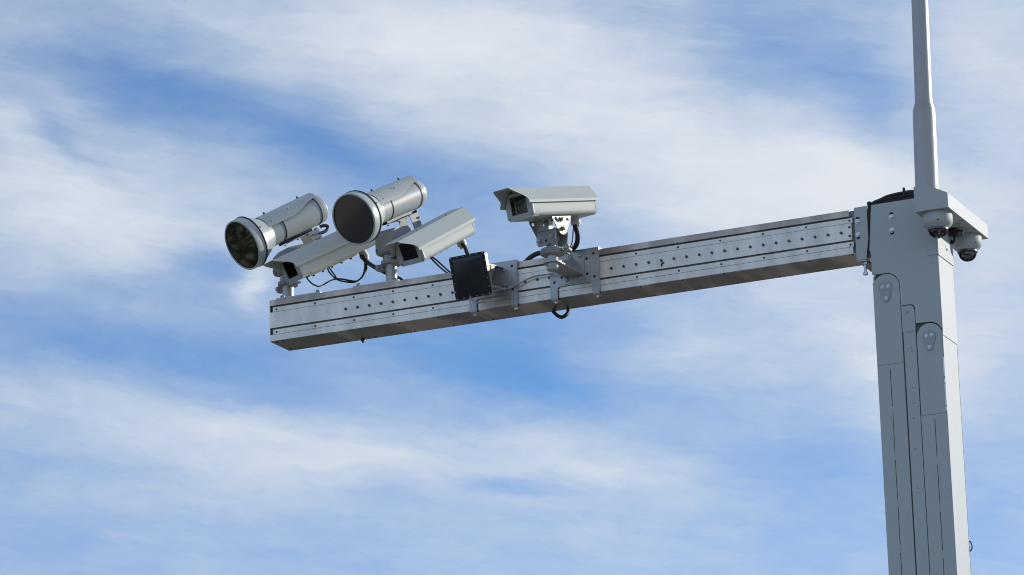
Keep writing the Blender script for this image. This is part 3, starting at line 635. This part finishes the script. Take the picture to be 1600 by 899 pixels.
# ------------------------------------------------------------------ posts with tilt boxes
def post(px, yaw, ztop, zbox, label):
    t = thing('camera_post', label, 'post', (px[0], px[1], 0.0), (0, 0, R(yaw)), 'short posts on the arm carrying two cameras each')
    bm = B(); lathe(bm, [(0.008, 0.0265), (ztop - 0.012, 0.0265)], (0,0,0), (0,0,1), 40); finish(bm, 'tube', 'galv', t, smooth=50)
    bm = B(); lathe(bm, [(ztop - 0.013, 0.028), (ztop - 0.012, 0.0470), (ztop, 0.0485), (ztop + 0.004, 0.0470), (ztop + 0.0045, 0.020)], (0,0,0), (0,0,1), 40)
    lathe(bm, [(ztop + 0.004, 0.030), (zbox, 0.030)], (0,0,0), (0,0,1), 32); fl = finish(bm, 'flange', 'cast', t)
    bm = B(); box(bm, -0.016, 0.016, -0.082, -0.040, ztop - 0.028, ztop - 0.002); lathe(bm, [(0, 0.012), (0.016, 0.012)], (0.0, -0.070, ztop - 0.03), (0,0,1), 6)
    lathe(bm, [(0, 0.011), (0.012, 0.011)], (0.016, -0.062, ztop - 0.015), (1,0,0), 6); finish(bm, 'side_clamp', 'cast', fl, bevel=0.002)
    bm = B()
    for k in range(3): lathe(bm, [(0, 0.036), (0.004, 0.037), (0.008, 0.036)], (0.0, -0.004, ztop + 0.006 + k * 0.009), (0,0,1), 28)
    finish(bm, 'swivel_rings', 'bolt_grey', fl)
    # box with a slanted upper front
    b0, b1 = zbox, zbox + 0.150
    bm = B(); prism(bm, [(0.052, b0 + 0.012), (0.052, b0 + 0.088), (0.020, b1 - 0.028), (-0.062, b1), (-0.085, b1 - 0.012), (-0.085, b0 + 0.02), (-0.02, b0), (0.040, b0)], -0.050, 0.050, 'Y')
    bx_ = finish(bm, 'tilt_box', 'cast', t, bevel=0.003, seg=2)
    bolt('socket', bx_, (0.052, -0.042, b0 + 0.022), (1,0,0), 0.006, 0.003, 'bolt_dark', 'screw')
    # arm of the flange that reaches the box camera beside it
    bm = B(); box(bm, -0.030, 0.030, 0.030, 0.070, ztop - 0.0105, ztop - 0.0045)
    finish(bm, 'cross_plate', 'cast', fl, bevel=0.001)
    return t
post(PO1, 237.5, 0.100, 0.140, 'left camera post standing nearest the free end of the steel arm')
post(PO2, 256.5, 0.122, 0.155, 'right camera post standing farther in along the steel arm')
def foot(px, x0, x1, label, bolts, nearbolt=0.022):
    t = thing('foot_plate', label, 'plate', (px[0], px[1], 0.0), (0,0,0), 'foot plates under the camera posts')
    bm = B(); box(bm, x0 - px[0], x1 - px[0], 0.006 - px[1], 0.184 - px[1], 0.0003, 0.006); pl = finish(bm, 'plate', 'clamp_steel', t, bevel=0.001)
    for bx_ in bolts:
        for y in (nearbolt, 0.168): bolt('hex', pl, (bx_ - px[0], y - px[1], 0.006), (0,0,1), 0.0105, 0.011, 'cast', washer=0.013)
    return t
foot(PO1, 0.030, 0.262, 'left steel foot plate with bolt heads on the arm top near its free end', (0.055, 0.242))
foot(PO2, 0.430, 0.665, 'right steel foot plate with bolt heads on the arm top under the inner post', (0.452, 0.640))

# ------------------------------------------------------------------ box cameras (local +X looks out, front lower edge at the origin)
def roof_sheet(L, over, rear, half, h):
    base = [(-half[3], h[3]), (-half[2], h[2]), (-half[1], h[1]), (-half[0], h[0]), (half[0], h[0]), (half[1], h[1]), (half[2], h[2]), (half[3], h[3])]
    prof = []
    for (a, b) in zip(base, base[1:]):
        for k in range(5): prof.append((a[0] + (b[0]-a[0])*k/5, a[1] + (b[1]-a[1])*k/5))
    prof.append(base[-1])
    bm = B(); cols = []
    for (y, z) in prof:
        q = min(1, max(0, (abs(y) - half[0] + 0.004) / (half[2] - half[0]))); q = q*q*(3 - 2*q)
        xf = over - 0.083 * q
        cols.append([bm.verts.new((xf + (-L - rear - xf) * k / 6, y, z)) for k in range(7)])
    fs = []
    for a, b in zip(cols, cols[1:]):
        for k in range(6): fs.append(bm.faces.new((a[k], a[k+1], b[k+1], b[k])))
    bmesh.ops.recalc_face_normals(bm, faces=fs)
    bmesh.ops.solidify(bm, geom=fs, thickness=0.0020)
    return bm
def box_camera(loc, yaw, pitch, L, over, label, inside, gland, rail=(0.05, 0.30)):
    t = thing('box_camera', label, 'camera', loc, prot(yaw, pitch), 'box shaped cameras under sunshields')
    H = 0.116; hw = 0.075
    # body shell: a tube of rounded section, open at the front behind the frame
    sec = [(-0.045, 0.120), (-hw, 0.074), (-hw, 0.020), (-hw + 0.004, 0.008), (-hw + 0.014, 0.001), (hw - 0.014, 0.001), (hw - 0.004, 0.008), (hw, 0.020), (hw, 0.074), (0.045, 0.120)]
    bm = B(); prism(bm, sec, -L, -0.050, 'X')
    w = 0.006
    
    for s_ in (-1, 1):
        prism(bm, [(s_*(hw-0.0135), 0.0012), (s_*hw, 0.0150), (s_*hw, 0.074), (s_*0.045, 0.120), (s_*(0.045-0.006), 0.1135), (s_*(hw-w), 0.072), (s_*(hw-w), 0.0180), (s_*(hw-0.0155), 0.0075)], -0.0500, -0.0045, 'X')
    box(bm, -0.0500, -0.0045, -hw + 0.0136, hw - 0.0136, 0.0012, 0.0074); box(bm, -0.0500, -0.0045, -0.0449, 0.0449, 0.1140, 0.120)
    finish(bm, 'body', 'cream', t, bevel=0.0010, smooth=50)
    # front frame around the window
    WY0, WY1, WZ0, WZ1 = -0.047, 0.043, 0.024, 0.104
    bm = B(); xa, xb = -0.0042, 0.0035
    prism(bm, [(-hw, 0.0135), (-hw+0.012, 0.0), (hw-0.012, 0.0), (hw, 0.0135), (hw, WZ0), (-hw, WZ0)], xa, xb, 'X')
    prism(bm, [(-hw, WZ0 + 0.0001), (WY0, WZ0 + 0.0001), (WY0, WZ1), (-0.0563, WZ1), (-hw, 0.074)], xa, xb, 'X'); prism(bm, [(hw, WZ0 + 0.0001), (WY1, WZ0 + 0.0001), (WY1, WZ1), (0.0563, WZ1), (hw, 0.074)], xa, xb, 'X'); prism(bm, [(-0.0563, WZ1 + 0.0001), (0.0563, WZ1 + 0.0001), (0.045, 0.120), (-0.045, 0.120)], xa, xb, 'X')
    fr = finish(bm, 'front_frame', 'paint', t, bevel=0.0008)
    for (y, z) in ((-hw + 0.013, 0.012), (hw - 0.013, 0.012), (hw - 0.007, 0.070)): bolt('socket', fr, (xb, y, z), (1,0,0), 0.0038, 0.0015, 'bolt_dark', 'screw')
    bm = B(); box(bm, -0.0036, -0.0010, WY0 - 0.0, WY1 + 0.0, WZ0, WZ1); finish(bm, 'window', 'pane', t, smooth=0)
    bm = B(); prism(bm, [(-hw+w+.001, 0.011), (-hw+w+.001, 0.071), (-0.040, 0.112), (0.040, 0.112), (hw-w-.001, 0.071), (hw-w-.001, 0.011)], -0.0495, -0.0470, 'X'); finish(bm, 'baffle', 'black', t)
    if inside:
        bm = B(); lathe(bm, [(0, 0.034), (0.030, 0.034), (0.036, 0.031), (0.036, 0.026), (0.024, 0.022), (0.024, 0.0)], (-0.047, 0.012, 0.058), (1,0,0), 36)
        lens = finish(bm, 'lens_barrel', 'lens', t)
        bm = B(); lathe(bm, [(0, 0.021), (0.004, 0.015), (0.0055, 0.0)], (-0.0225, 0.012, 0.058), (1,0,0), 30, caps=False); finish(bm, 'front_element', 'lens', lens, smooth=80)
        bm = B(); box(bm, -0.0465, -0.020, -0.044, -0.034, 0.020, 0.085); box(bm, -0.0465, -0.010, -0.046, 0.046, 0.0125, 0.020); finish(bm, 'inner_tray', 'sensor', t, bevel=0.001)
    else:
        bm = B(); lathe(bm, [(0, 0.028), (0.020, 0.028), (0.024, 0.022), (0.014, 0.018), (0.014, 0)], (-0.047, 0.005, 0.055), (1,0,0), 28); finish(bm, 'lens_barrel', 'rubber', t)
    # rear cap
    bm = B(); prism(bm, [(-0.045, 0.124), (-hw-0.001, 0.076), (-hw-0.001, 0.022), (-hw+0.012, 0.0005), (hw-0.012, 0.0005), (hw+0.001, 0.022), (hw+0.001, 0.076), (0.045, 0.124)], -L - 0.009, -L - 0.0005, 'X'); rc = finish(bm, 'rear_cap', 'cream', t, bevel=0.002, seg=2)
    for (y, z) in ((hw - 0.012, 0.03), (-hw + 0.012, 0.03)): bolt('socket', rc, (-L - 0.009, y, z), (-1,0,0), 0.0035, 0.0015, 'bolt_dark', 'screw')
    # sunshield with spacers
    bm = roof_sheet(L, over, 0.022, (0.043, 0.0650, 0.0830, 0.0845), (0.1350, 0.1010, 0.0725, 0.0600))
    ro = finish(bm, 'sunshield', 'cream', t, smooth=20, wn=True)
    for x in (-0.08, -L + 0.1):
        bolt('hex', ro, (x, 0.022, 0.1352), (0,0,1), 0.005, 0.005, 'galv', 'screw')
    bm = B(); box(bm, -L + 0.05, 0.02, -0.012, 0.012, 0.1205, 0.1320); finish(bm, 'spacer_strip', 'cream_in', ro)
    bolt('hex', ro, (0.012, 0.024, 0.1320), (0,0,-1), 0.005, 0.005, 'bolt_dark', 'screw')
    # rail with bolt heads underneath
    bm = B(); box(bm, -rail[1], -rail[0], -0.016, 0.016, -0.0055, 0.0008); rl = finish(bm, 'rail', 'galv', t, bevel=0.001)
    n = 5
    for k in range(n): bolt('hex', rl, (-rail[0] - 0.03 - (rail[1]-rail[0]-0.06)*k/(n-1), 0.0, -0.0055), (0,0,-1), 0.006, 0.007, 'bolt_dark')
    # cable gland
    gx, gy = gland
    bm = B(); lathe(bm, [(0, 0.020), (0.014, 0.020), (0.0145, 0.0225), (0.034, 0.0225), (0.0345, 0.018), (0.046, 0.016)], (gx, gy, 0.001), (0,0,-1), 24); finish(bm, 'cable_gland', 'gland', t, smooth=40)
    return t
box_camera((0.148, -0.014, 0.066), 237.5, -28.5, 0.455, 0.105, 'box camera at the free end of the arm, its rear behind the right round camera', False, (-0.405, 0.0), (0.07, 0.36))
box_camera((0.724, 0.0485, 0.081), 256.5, -29.5, 0.425, 0.115, 'box camera tilted down above the black square antenna panel', False, (-0.395, 0.0), (0.05, 0.30))
box_camera((1.506, -0.463, 0.041), 255, -13.5, 0.450, 0.115, 'level box camera standing alone on a jointed bracket in the middle of the arm', True, (-0.385, 0.000), (0.10, 0.33))

# ------------------------------------------------------------------ clamp plates on the arm
def clamp(x0, x1, label, holes, arms):
    t = thing('clamp_plate', label, 'clamp', (0,0,0), (0,0,0), 'clamp plates hooked round the arm')
    yo, yi = -0.0095, -0.0050
    lw = 0.032
    pts = [(x0, 0.004), (x0, -0.200), (x0 + lw, -0.200), (x0 + lw, -0.158), (x0 + lw + 0.008, -0.1495), (x1 - lw - 0.010, -0.1495), (x1 - lw, -0.158), (x1 - lw, -0.200), (x1, -0.200), (x1, 0.004)]
    bm = B(); prism(bm, pts, yo, yi, 'Y'); p = finish(bm, 'plate', 'clamp_steel', t, bevel=0.0007)
    for xe in (x0, x1):                 # folded side lips that stand back to the arm
        s = 0.0035
        bm = B(); box(bm, xe + 0.0003 if xe == x1 else xe - s, xe + s if xe == x1 else xe - 0.0003, yo + 0.0005, 0.030, -0.198, 0.0085); finish(bm, 'side_lip', 'clamp_steel', p, bevel=0.0007)
    for xe in (x0, x1 - lw):            # hooks under the belly
        pr = [(-0.0090, -0.2005), (-0.0050, -0.2005), (-0.0030, -0.2085), (0.030, -0.2085), (0.030, -0.2120), (-0.0045, -0.2120), (-0.0090, -0.2060)]
        bm = B(); prism(bm, pr, xe, xe + lw, 'X'); hk = finish(bm, 'hook', 'clamp_steel', t, bevel=0.0007)
        bolt('hex', hk, (xe + lw*0.5, 0.008, -0.2120), (0,0,-1), 0.0085, 0.007, 'zinc', washer=0.0105)
    bm = B(); box(bm, x0, x1, -0.0030, 0.19, 0.0065, 0.0100); finish(bm, 'top_strap', 'clamp_steel', t)
    for (x, z) in holes: bolt('hole', p, (x, yo, z), r=0.0056, h=0.001, m='black', name='hole')
    rebase(t, ((x0 + x1)/2, 0, -0.212))
    return t
clamp(1.031, 1.267, 'left flat steel clamp plate on the arm, half hidden by the black antenna panel', [(1.244, -0.019), (1.245, -0.127), (1.052, -0.019), (1.052, -0.127)], 0)
clamp(1.434, 1.669, 'right flat steel clamp plate on the arm carrying the middle camera arm', [(1.647, -0.020), (1.613, -0.039), (1.614, -0.109), (1.649, -0.127), (1.488, -0.109), (1.452, -0.127)], 0)

# ------------------------------------------------------------------ swivel bracket of the middle camera
sw = thing('swivel_bracket', 'jointed steel bracket with round swivel discs holding up the middle box camera', 'bracket')
bm = B(); prism(bm, [(1.501,-0.140),(1.505,-0.1445),(1.596,-0.1445),(1.601,-0.140),(1.601,-0.012),(1.596,-0.007),(1.505,-0.007),(1.501,-0.012)], -0.0145, -0.0100, 'Y'); wp_ = finish(bm, 'wall_plate', 'clamp_steel', sw, bevel=0.0008)
for (x, z) in ((1.582, -0.022), (1.584, -0.129), (1.515, -0.126)): bolt('hex', wp_, (x, -0.0145, z), r=0.0095, h=0.008, m='galv', washer=0.012)
CX, CY = 1.553, -0.250
# triangular shelf with a rounded nose round the post, and an upright web
SZ = -0.112
nose = [(CX + 0.041*math.cos(R(a)), CY + 0.041*math.sin(R(a))) for a in range(-172, -7, 12)]
pts = [(1.505, -0.0148)] + nose + [(1.597, -0.0148)]
bm = B(); prism(bm, pts, SZ - 0.0025, SZ + 0.0025, 'Z'); finish(bm, 'shelf', 'clamp_steel', sw, bevel=0.001)
bm = B(); prism(bm, [(-0.0148, SZ + 0.003), (-0.215, SZ + 0.003), (-0.215, SZ + 0.018), (-0.0148, SZ + 0.080)], 1.549, 1.553, 'X'); finish(bm, 'web', 'clamp_steel', sw, bevel=0.0008)
bm = B(); lathe(bm, [(0, 0.024), (0.003, 0.0255), (0.088, 0.0255)], (CX, CY, -0.146), (0,0,1), 36); lathe(bm, [(0, 0.018), (0.002, 0.018)], (CX, CY, -0.1478), (0,0,1), 24); finish(bm, 'sleeve', 'clamp_steel', sw)
bm = B(); lathe(bm, [(0, 0.040), (0.006, 0.052), (0.012, 0.053), (0.0125, 0.050), (0.015, 0.050), (0.0155, 0.0525), (0.021, 0.0525), (0.0215, 0.0495), (0.024, 0.0495), (0.0245, 0.051), (0.031, 0.050), (0.036, 0.040)], (CX, CY, -0.080), (0,0,1), 44); dk = finish(bm, 'swivel_disc', 'cast', sw)
bm = B(); box(bm, CX + 0.045, CX + 0.078, CY - 0.010, CY + 0.010, -0.078, -0.070); lathe(bm, [(0, 0.011), (0.03, 0.011)], (CX + 0.080, CY + 0.012, -0.062), (0,-1,0), 12); lathe(bm, [(0, 0.008), (0.012, 0.008), (0.013, 0.012), (0.022, 0.012)], (CX + 0.060, CY, -0.070), (0.3,0,1), 10)
cl_ = finish(bm, 'clamp_lug', 'chrome', sw, bevel=0.003)
bolt('hex', cl_, (CX + 0.072, CY - 0.014, -0.055), (0,-1,0), 0.009, 0.009, 'chrome'); bolt('hex', cl_, (CX + 0.075, CY, -0.045), (0,0,1), 0.008, 0.010, 'chrome')
bolt('hex', dk, (CX + 0.022, CY - 0.030, -0.046), (0,0,1), 0.007, 0.006, 'chrome')
bm = B(); lathe(bm, [(0, 0.0265), (0.030, 0.025), (0.055, 0.030)], (CX, CY, -0.050), (0,0,1), 32); finish(bm, 'neck', 'cast', sw)
# the tilting block follows the camera's yaw
TM = Matrix.Translation((CX, CY, 0.0)) @ Matrix.Rotation(R(255), 4, 'Z')
def tb(bm): bmesh.ops.transform(bm, matrix=TM, verts=bm.verts[:])

cheek = [(-0.052,0.024),(-0.056,-0.012),(-0.046,-0.036),(-0.035,-0.040),(0.000,-0.038),(0.040,-0.030),(0.054,-0.018),(0.058,0.012),(0.058,0.027)]
for xa in (0.038, -0.044):      # plates that face along the camera's axis
    bm = B(); prism(bm, cheek, xa, xa + 0.005, 'X'); tb(bm); o = finish(bm, 'tilt_plate', 'cast', sw, bevel=0.0012)
    f = TM.to_3x3() @ Vector((1,0,0)); sgn = 1 if xa > 0 else -1
    for (y, z, rr_) in ((-0.036, -0.012, 0.0105), (0.034, -0.002, 0.0105)):
        bolt('hex', o, TM @ Vector((xa + (0.005 if xa > 0 else 0), y, z)), f * sgn, rr_, 0.009, 'galv', washer=0.013)
    bolt('hole', o, TM @ Vector((xa + (0.005 if xa > 0 else 0), 0.002, -0.018)), f * sgn, 0.006, 0.001, 'black', 'slot_hole')
bm = B(); box(bm, -0.044, 0.043, -0.050, 0.056, 0.0235, 0.0275); tb(bm); finish(bm, 'tilt_top', 'cast', sw, bevel=0.001)
bm = B(); box(bm, -0.030, 0.030, -0.020, 0.022, -0.008, 0.0232); tb(bm); finish(bm, 'tilt_block', 'cast', sw, bevel=0.003)
bm = B(); box(bm, -0.016, 0.016, -0.030, -0.004, 0.028, 0.085); box(bm, -0.045, 0.045, -0.050, 0.056, 0.028, 0.031); tb(bm); finish(bm, 'upright', 'galv', sw, bevel=0.002)
for ys in (-0.066, 0.063):      # triangular side plates with holes, pitched like the camera
    TP = TM @ Matrix.Translation((0, ys, 0.02)) @ Matrix.Rotation(R(9), 4, 'Y')
    bm = B(); tri = [(-0.068,0.078),(-0.066,0.062),(-0.022,-0.004),(-0.010,-0.012),(0.012,-0.012),(0.024,-0.004),(0.066,0.060),(0.068,0.078)]
    # plate with two real holes: built as a grid of cells round the openings
    def inside(x, z):
        n = len(tri); c = False
        for i in range(n):
            (x1, z1), (x2, z2) = tri[i], tri[(i+1) % n]
            if (z1 > z) != (z2 > z) and x < (x2-x1)*(z-z1)/(z2-z1) + x1: c = not c
        return c
    st = 0.0020
    cells = set()
    for i in range(-36, 36):
        for k in range(-8, 41):
            x, z = (i + .5) * st, (k + .5) * st
            if not inside(x, z): continue
            if any(((x-hx)/0.0105)**2 + ((z-hz)/0.0085)**2 < 1 for hx in (-0.041, 0.041) for hz in (0.056,)): continue
            cells.add((i, k))
    vv = {}
    def V(i, k, y):
        if (i, k, y) not in vv: vv[(i, k, y)] = bm.verts.new((i*st, y, k*st))
        return vv[(i, k, y)]
    for (i, k) in cells:
        bm.faces.new((V(i,k,-.002),V(i+1,k,-.002),V(i+1,k+1,-.002),V(i,k+1,-.002)))
        bm.faces.new((V(i,k,.002),V(i,k+1,.002),V(i+1,k+1,.002),V(i+1,k,.002)))
        for (di, dk_, a, b) in ((-1,0,(i,k),(i,k+1)),(1,0,(i+1,k),(i+1,k+1)),(0,-1,(i,k),(i+1,k)),(0,1,(i,k+1),(i+1,k+1))):
            if (i+di, k+dk_) not in cells: bm.faces.new((V(*a,-.002),V(*b,-.002),V(*b,.002),V(*a,.002)))
    bmesh.ops.transform(bm, matrix=TP, verts=bm.verts[:])
    o = finish(bm, 'triangle_plate', 'chrome', sw, smooth=30)
    sgn = 1 if ys > 0 else -1; f = TM.to_3x3() @ Vector((0,1,0))
    for (x, z) in ((0.003, 0.056), (0.0, 0.014)): bolt('hex', o, TP @ Vector((x, 0.002*sgn, z)), f*sgn, 0.0085, 0.012, 'chrome', washer=0.012)
TQ = TM @ Matrix.Translation((0, 0, 0.02)) @ Matrix.Rotation(R(9), 4, 'Y')
bm = B(); box(bm, -0.066, 0.066, -0.064, 0.061, 0.075, 0.078); bmesh.ops.transform(bm, matrix=TQ, verts=bm.verts[:]); finish(bm, 'saddle_plate', 'chrome', sw)
rebase(sw, (1.551, -0.012, -0.144))

# ------------------------------------------------------------------ black square antenna panel
AX = (1.110, -0.170, -0.087)
an = thing('square_antenna', 'flat black square antenna panel with a riveted rim, turned down on the arm', 'antenna', AX)
nh = Vector((math.sin(R(-5.7)) * 1.0, -math.cos(R(-5.7)), 0))
f_ = (nh * math.cos(R(16.5)) + Vector((0,0,-1)) * math.sin(R(16.5))).normalized()
rt = Vector((math.cos(R(-5.7)), math.sin(R(-5.7)), 0)); upv = rt.cross(-f_) 
if upv.z < 0: upv = -upv
mm = Matrix((( -rt.x, f_.x, upv.x), (-rt.y, f_.y, upv.y), (-rt.z, f_.z, upv.z)))   # local Y looks out of the face, -X is to the right
an.rotation_euler = mm.to_euler()
def rrect(w, h, r, n=6):
    out = []
    for cx, cz, a in ((w-r, h-r, 0), (-w+r, h-r, 90), (-w+r, -h+r, 180), (w-r, -h+r, 270)):
        out += [(cx + r*math.cos(R(a + 90*i/n)), cz + r*math.sin(R(a + 90*i/n))) for i in range(n+1)]
    return out
bm = B(); prism(bm, rrect(0.0935, 0.0985, 0.012), -0.010, 0.0, 'Y'); rim = finish(bm, 'rim', 'radome', an, bevel=0.0012)
bm = B(); 
a_, b_, c_ = rrect(0.0825, 0.0875, 0.010), rrect(0.0805, 0.0855, 0.010), rrect(0.072, 0.077, 0.009)
ra = [[bm.verts.new((x, y, z)) for x, z in q] for q, y in ((a_, 0.0002), (b_, 0.005), (c_, 0.0085))]
for p_, q_ in zip(ra, ra[1:]):
    for i in range(len(p_)): bm.faces.new((p_[i], p_[(i+1) % len(p_)], q_[(i+1) % len(p_)], q_[i]))
bm.faces.new(ra[-1]); finish(bm, 'radome_cover', 'radome', an, smooth=25)
rv = [(x, s*0.0925) for s in (-1, 1) for x in (-0.084, -0.050, -0.018, 0.018, 0.050, 0.084)] + [(s*0.0875, z) for s in (-1, 1) for z in (-0.060, -0.022, 0.022, 0.060)]
for (x, z) in rv: bolt('socket', rim, (x, 0.0, z), (0,1,0), 0.0030, 0.0018, 'zinc', 'rivet')
bm = B(); prism(bm, rrect(0.0925, 0.0975, 0.012), -0.024, -0.0103, 'Y'); finish(bm, 'back_shell', 'galv', an, bevel=0.002)
bm = B(); box(bm, -0.062, 0.062, -0.036, -0.0245, -0.055, 0.055); finish(bm, 'rear_housing', 'galv', an, bevel=0.003)
# bracket that carries the panel
t = thing('antenna_bracket', 'small angled steel bracket between the black antenna panel and its clamp plate', 'bracket')
bm = B(); prism(bm, [(1.140,-0.031),(1.222,-0.031),(1.2245,-0.035),(1.2225,-0.117),(1.219,-0.121),(1.140,-0.121)], -0.0135, -0.0098, 'Y'); pl = finish(bm, 'wall_plate', 'clamp_steel', t, bevel=0.0008)
for (x, z) in ((1.208, -0.036), (1.209, -0.108)): bolt('hex', pl, (x, -0.0135, z), r=0.0090, h=0.007, m='galv', washer=0.0115)
for zc in (-0.026, -0.122):
    bm = B(); prism(bm, [(1.150,-0.0138),(1.212,-0.0138),(1.206,-0.030),(1.192,-0.085),(1.182,-0.112),(1.170,-0.122),(1.150,-0.125)], zc - 0.0015, zc + 0.0015, 'Z'); finish(bm, 'ear', 'clamp_steel', t, bevel=0.0006)
bm = B(); prism(bm, [(1.146,-0.0138),(1.1495,-0.0138),(1.1495,-0.125),(1.146,-0.125)], -0.122, -0.026, 'Z'); finish(bm, 'upright', 'clamp_steel', t)
bm = B(); lathe(bm, [(0, 0.017), (0.010, 0.017), (0.011, 0.022), (0.022, 0.022), (0.023, 0.015), (0.034, 0.014)], (1.172, -0.118, -0.052), (0.9, -0.25, 0.0), 24); finish(bm, 'pivot_knob', 'chrome', t)
bm = B(); box(bm, 1.165, 1.186, -0.126, -0.108, -0.125, -0.030); finish(bm, 'pivot_bar', 'galv', t, bevel=0.002)
bolt('hex', t, (1.186, -0.117, -0.078), (1,0,0), 0.009, 0.008, 'chrome')
rebase(t, (1.18, -0.012, -0.12))

# ------------------------------------------------------------------ loose cables
def cable(name, label, pts, r, m='cable', cat='cable', group=None):
    o0 = Vector(pts[0]); bm = B(); tube(bm, [Vector(p) - o0 for p in pts], r, 12, 8)
    o = finish(bm, name, m, loc=(o0.x, o0.y, o0.z + Z0), smooth=80); return tag(o, label, cat, group)
cable('thick_cable', 'thick black cable from the left box camera running down behind the inner post', [(0.338,0.284,0.245),(0.343,0.280,0.232),(0.357,0.270,0.216),(0.370,0.260,0.202),(0.402,0.240,0.176),(0.453,0.200,0.141),(0.499,0.170,0.113),(0.533,0.150,0.091),(0.60,0.17,0.05),(0.63,0.192,0.0),(0.63,0.200,-0.06)], 0.0105)
thin = ([(0.180,0.015,0.092),(0.191,0.010,0.082),(0.199,0.010,0.070),(0.207,0.030,0.057),(0.228,0.050,0.046),(0.237,0.080,0.059),(0.252,0.100,0.076),(0.265,0.130,0.093),(0.275,0.160,0.103),(0.296,0.180,0.101),(0.326,0.200,0.093),(0.348,0.220,0.099),(0.366,0.240,0.125),(0.371,0.260,0.163),(0.366,0.265,0.194),(0.357,0.270,0.214)],
 [(0.236,0.122,0.172),(0.240,0.120,0.156),(0.246,0.120,0.137),(0.251,0.140,0.121),(0.265,0.160,0.104),(0.283,0.180,0.096),(0.311,0.200,0.091),(0.332,0.220,0.094),(0.350,0.240,0.111),(0.364,0.250,0.132),(0.376,0.260,0.165),(0.370,0.265,0.190),(0.359,0.270,0.217)],
 [(0.243,0.122,0.170),(0.249,0.120,0.154),(0.256,0.130,0.138),(0.264,0.145,0.120),(0.269,0.165,0.107),(0.291,0.190,0.106),(0.321,0.210,0.099),(0.339,0.230,0.101),(0.355,0.250,0.125),(0.363,0.260,0.158),(0.363,0.265,0.194),(0.356,0.270,0.217)])
tl = ('thin black cable drooping lowest under the left box camera, starting at its front', 'thin black cable looping under the left box camera, the outer of two from its rail', 'thin black cable looping under the left box camera, the inner of two from its rail')
for p_, l_ in zip(thin, tl): cable('thin_cable', l_, p_, 0.0036, group='thin cables looping under the left box camera')
cable('thin_cable', 'lower thin black cable sloping from the tilted box camera down to the arm', [(0.768,0.102,0.134),(0.785,0.100,0.116),(0.817,0.090,0.081),(0.861,0.080,0.038),(0.905,0.070,0.004)], 0.0040, group='pair of thin cables left of the antenna panel')
cable('thin_cable', 'upper thin black cable sloping from the tilted box camera down to the arm', [(0.779,0.102,0.134),(0.795,0.100,0.117),(0.830,0.090,0.086),(0.874,0.080,0.043),(0.916,0.070,0.004)], 0.0040, group='pair of thin cables left of the antenna panel')
cable('thick_cable', 'black cable leaving the gland of the tilted box camera behind the antenna panel', [(0.808,0.385,0.262),(0.816,0.380,0.248),(0.834,0.372,0.225),(0.859,0.340,0.187),(0.911,0.280,0.120),(0.966,0.210,0.020),(0.975,0.200,-0.06)], 0.0090)
cable('thick_cable', 'thick black cable curving from the middle box camera round its bracket behind the arm', [(1.601,-0.104,0.105),(1.606,-0.102,0.080),(1.612,-0.098,0.047),(1.598,-0.080,0.015),(1.545,-0.010,0.014),(1.490,0.050,0.030),(1.432,0.100,0.056),(1.338,0.150,0.071),(1.285,0.170,0.076),(1.231,0.195,0.062),(1.185,0.204,0.020),(1.16,0.206,-0.06)], 0.0115)
cable('thick_cable', 'black cable loop hanging out below the arm under the right clamp plate', [(1.300,0.204,-0.10),(1.335,0.203,-0.175),(1.362,0.190,-0.210),(1.386,0.172,-0.231),(1.408,0.163,-0.241),(1.424,0.168,-0.233),(1.428,0.190,-0.212),(1.420,0.204,-0.190),(1.400,0.205,-0.13)], 0.0085)
cable('grey_cable', 'thin grey cable lying along the arm from the shelf to the antenna panel', [(1.530,-0.115,-0.1155),(1.510,-0.090,-0.115),(1.482,-0.055,-0.095),(1.444,-0.030,-0.091),(1.367,-0.020,-0.087),(1.323,-0.018,-0.095),(1.278,-0.020,-0.112),(1.232,-0.030,-0.128),(1.208,-0.050,-0.134),(1.182,-0.080,-0.147),(1.163,-0.100,-0.165),(1.151,-0.110,-0.187),(1.133,-0.120,-0.202),(1.110,-0.130,-0.196),(1.097,-0.140,-0.178),(1.10,-0.150,-0.160)], 0.0038, 'cable_grey')
cable('grey_cable', 'short grey cable looping behind the right side of the antenna panel', [(1.165,-0.135,-0.10),(1.175,-0.130,-0.125),(1.185,-0.120,-0.137),(1.198,-0.100,-0.133),(1.206,-0.070,-0.130),(1.213,-0.050,-0.131),(1.228,-0.034,-0.127)], 0.0035, 'cable_grey')
cable('grey_cable', 'thin grey cable hanging from the middle camera gland down to the swivel lug', [(1.598,-0.108,0.100),(1.594,-0.108,0.060),(1.588,-0.105,0.025),(1.575,-0.090,0.010),(1.566,-0.10,-0.012),(1.562,-0.09,-0.03),(1.552,-0.07,-0.045)], 0.0032, 'cable_grey')
o = cable('cable_tie', 'black cable tie with a loose tail on the grey cable beside the antenna panel', [(1.225,-0.026,-0.1185),(1.2225,-0.036,-0.127),(1.226,-0.030,-0.135),(1.230,-0.022,-0.128),(1.2265,-0.028,-0.119),(1.218,-0.036,-0.112)], 0.0020, 'rubber', 'cable tie')
o = cable('cable_tie', 'tangled black cable tie on the wall plate behind the middle camera swivel', [(1.541,-0.020,-0.010),(1.544,-0.024,-0.028),(1.549,-0.026,-0.045),(1.540,-0.03,-0.040),(1.547,-0.026,-0.034),(1.545,-0.02,-0.055),(1.537,-0.018,-0.075)], 0.0018, 'rubber', 'cable tie')
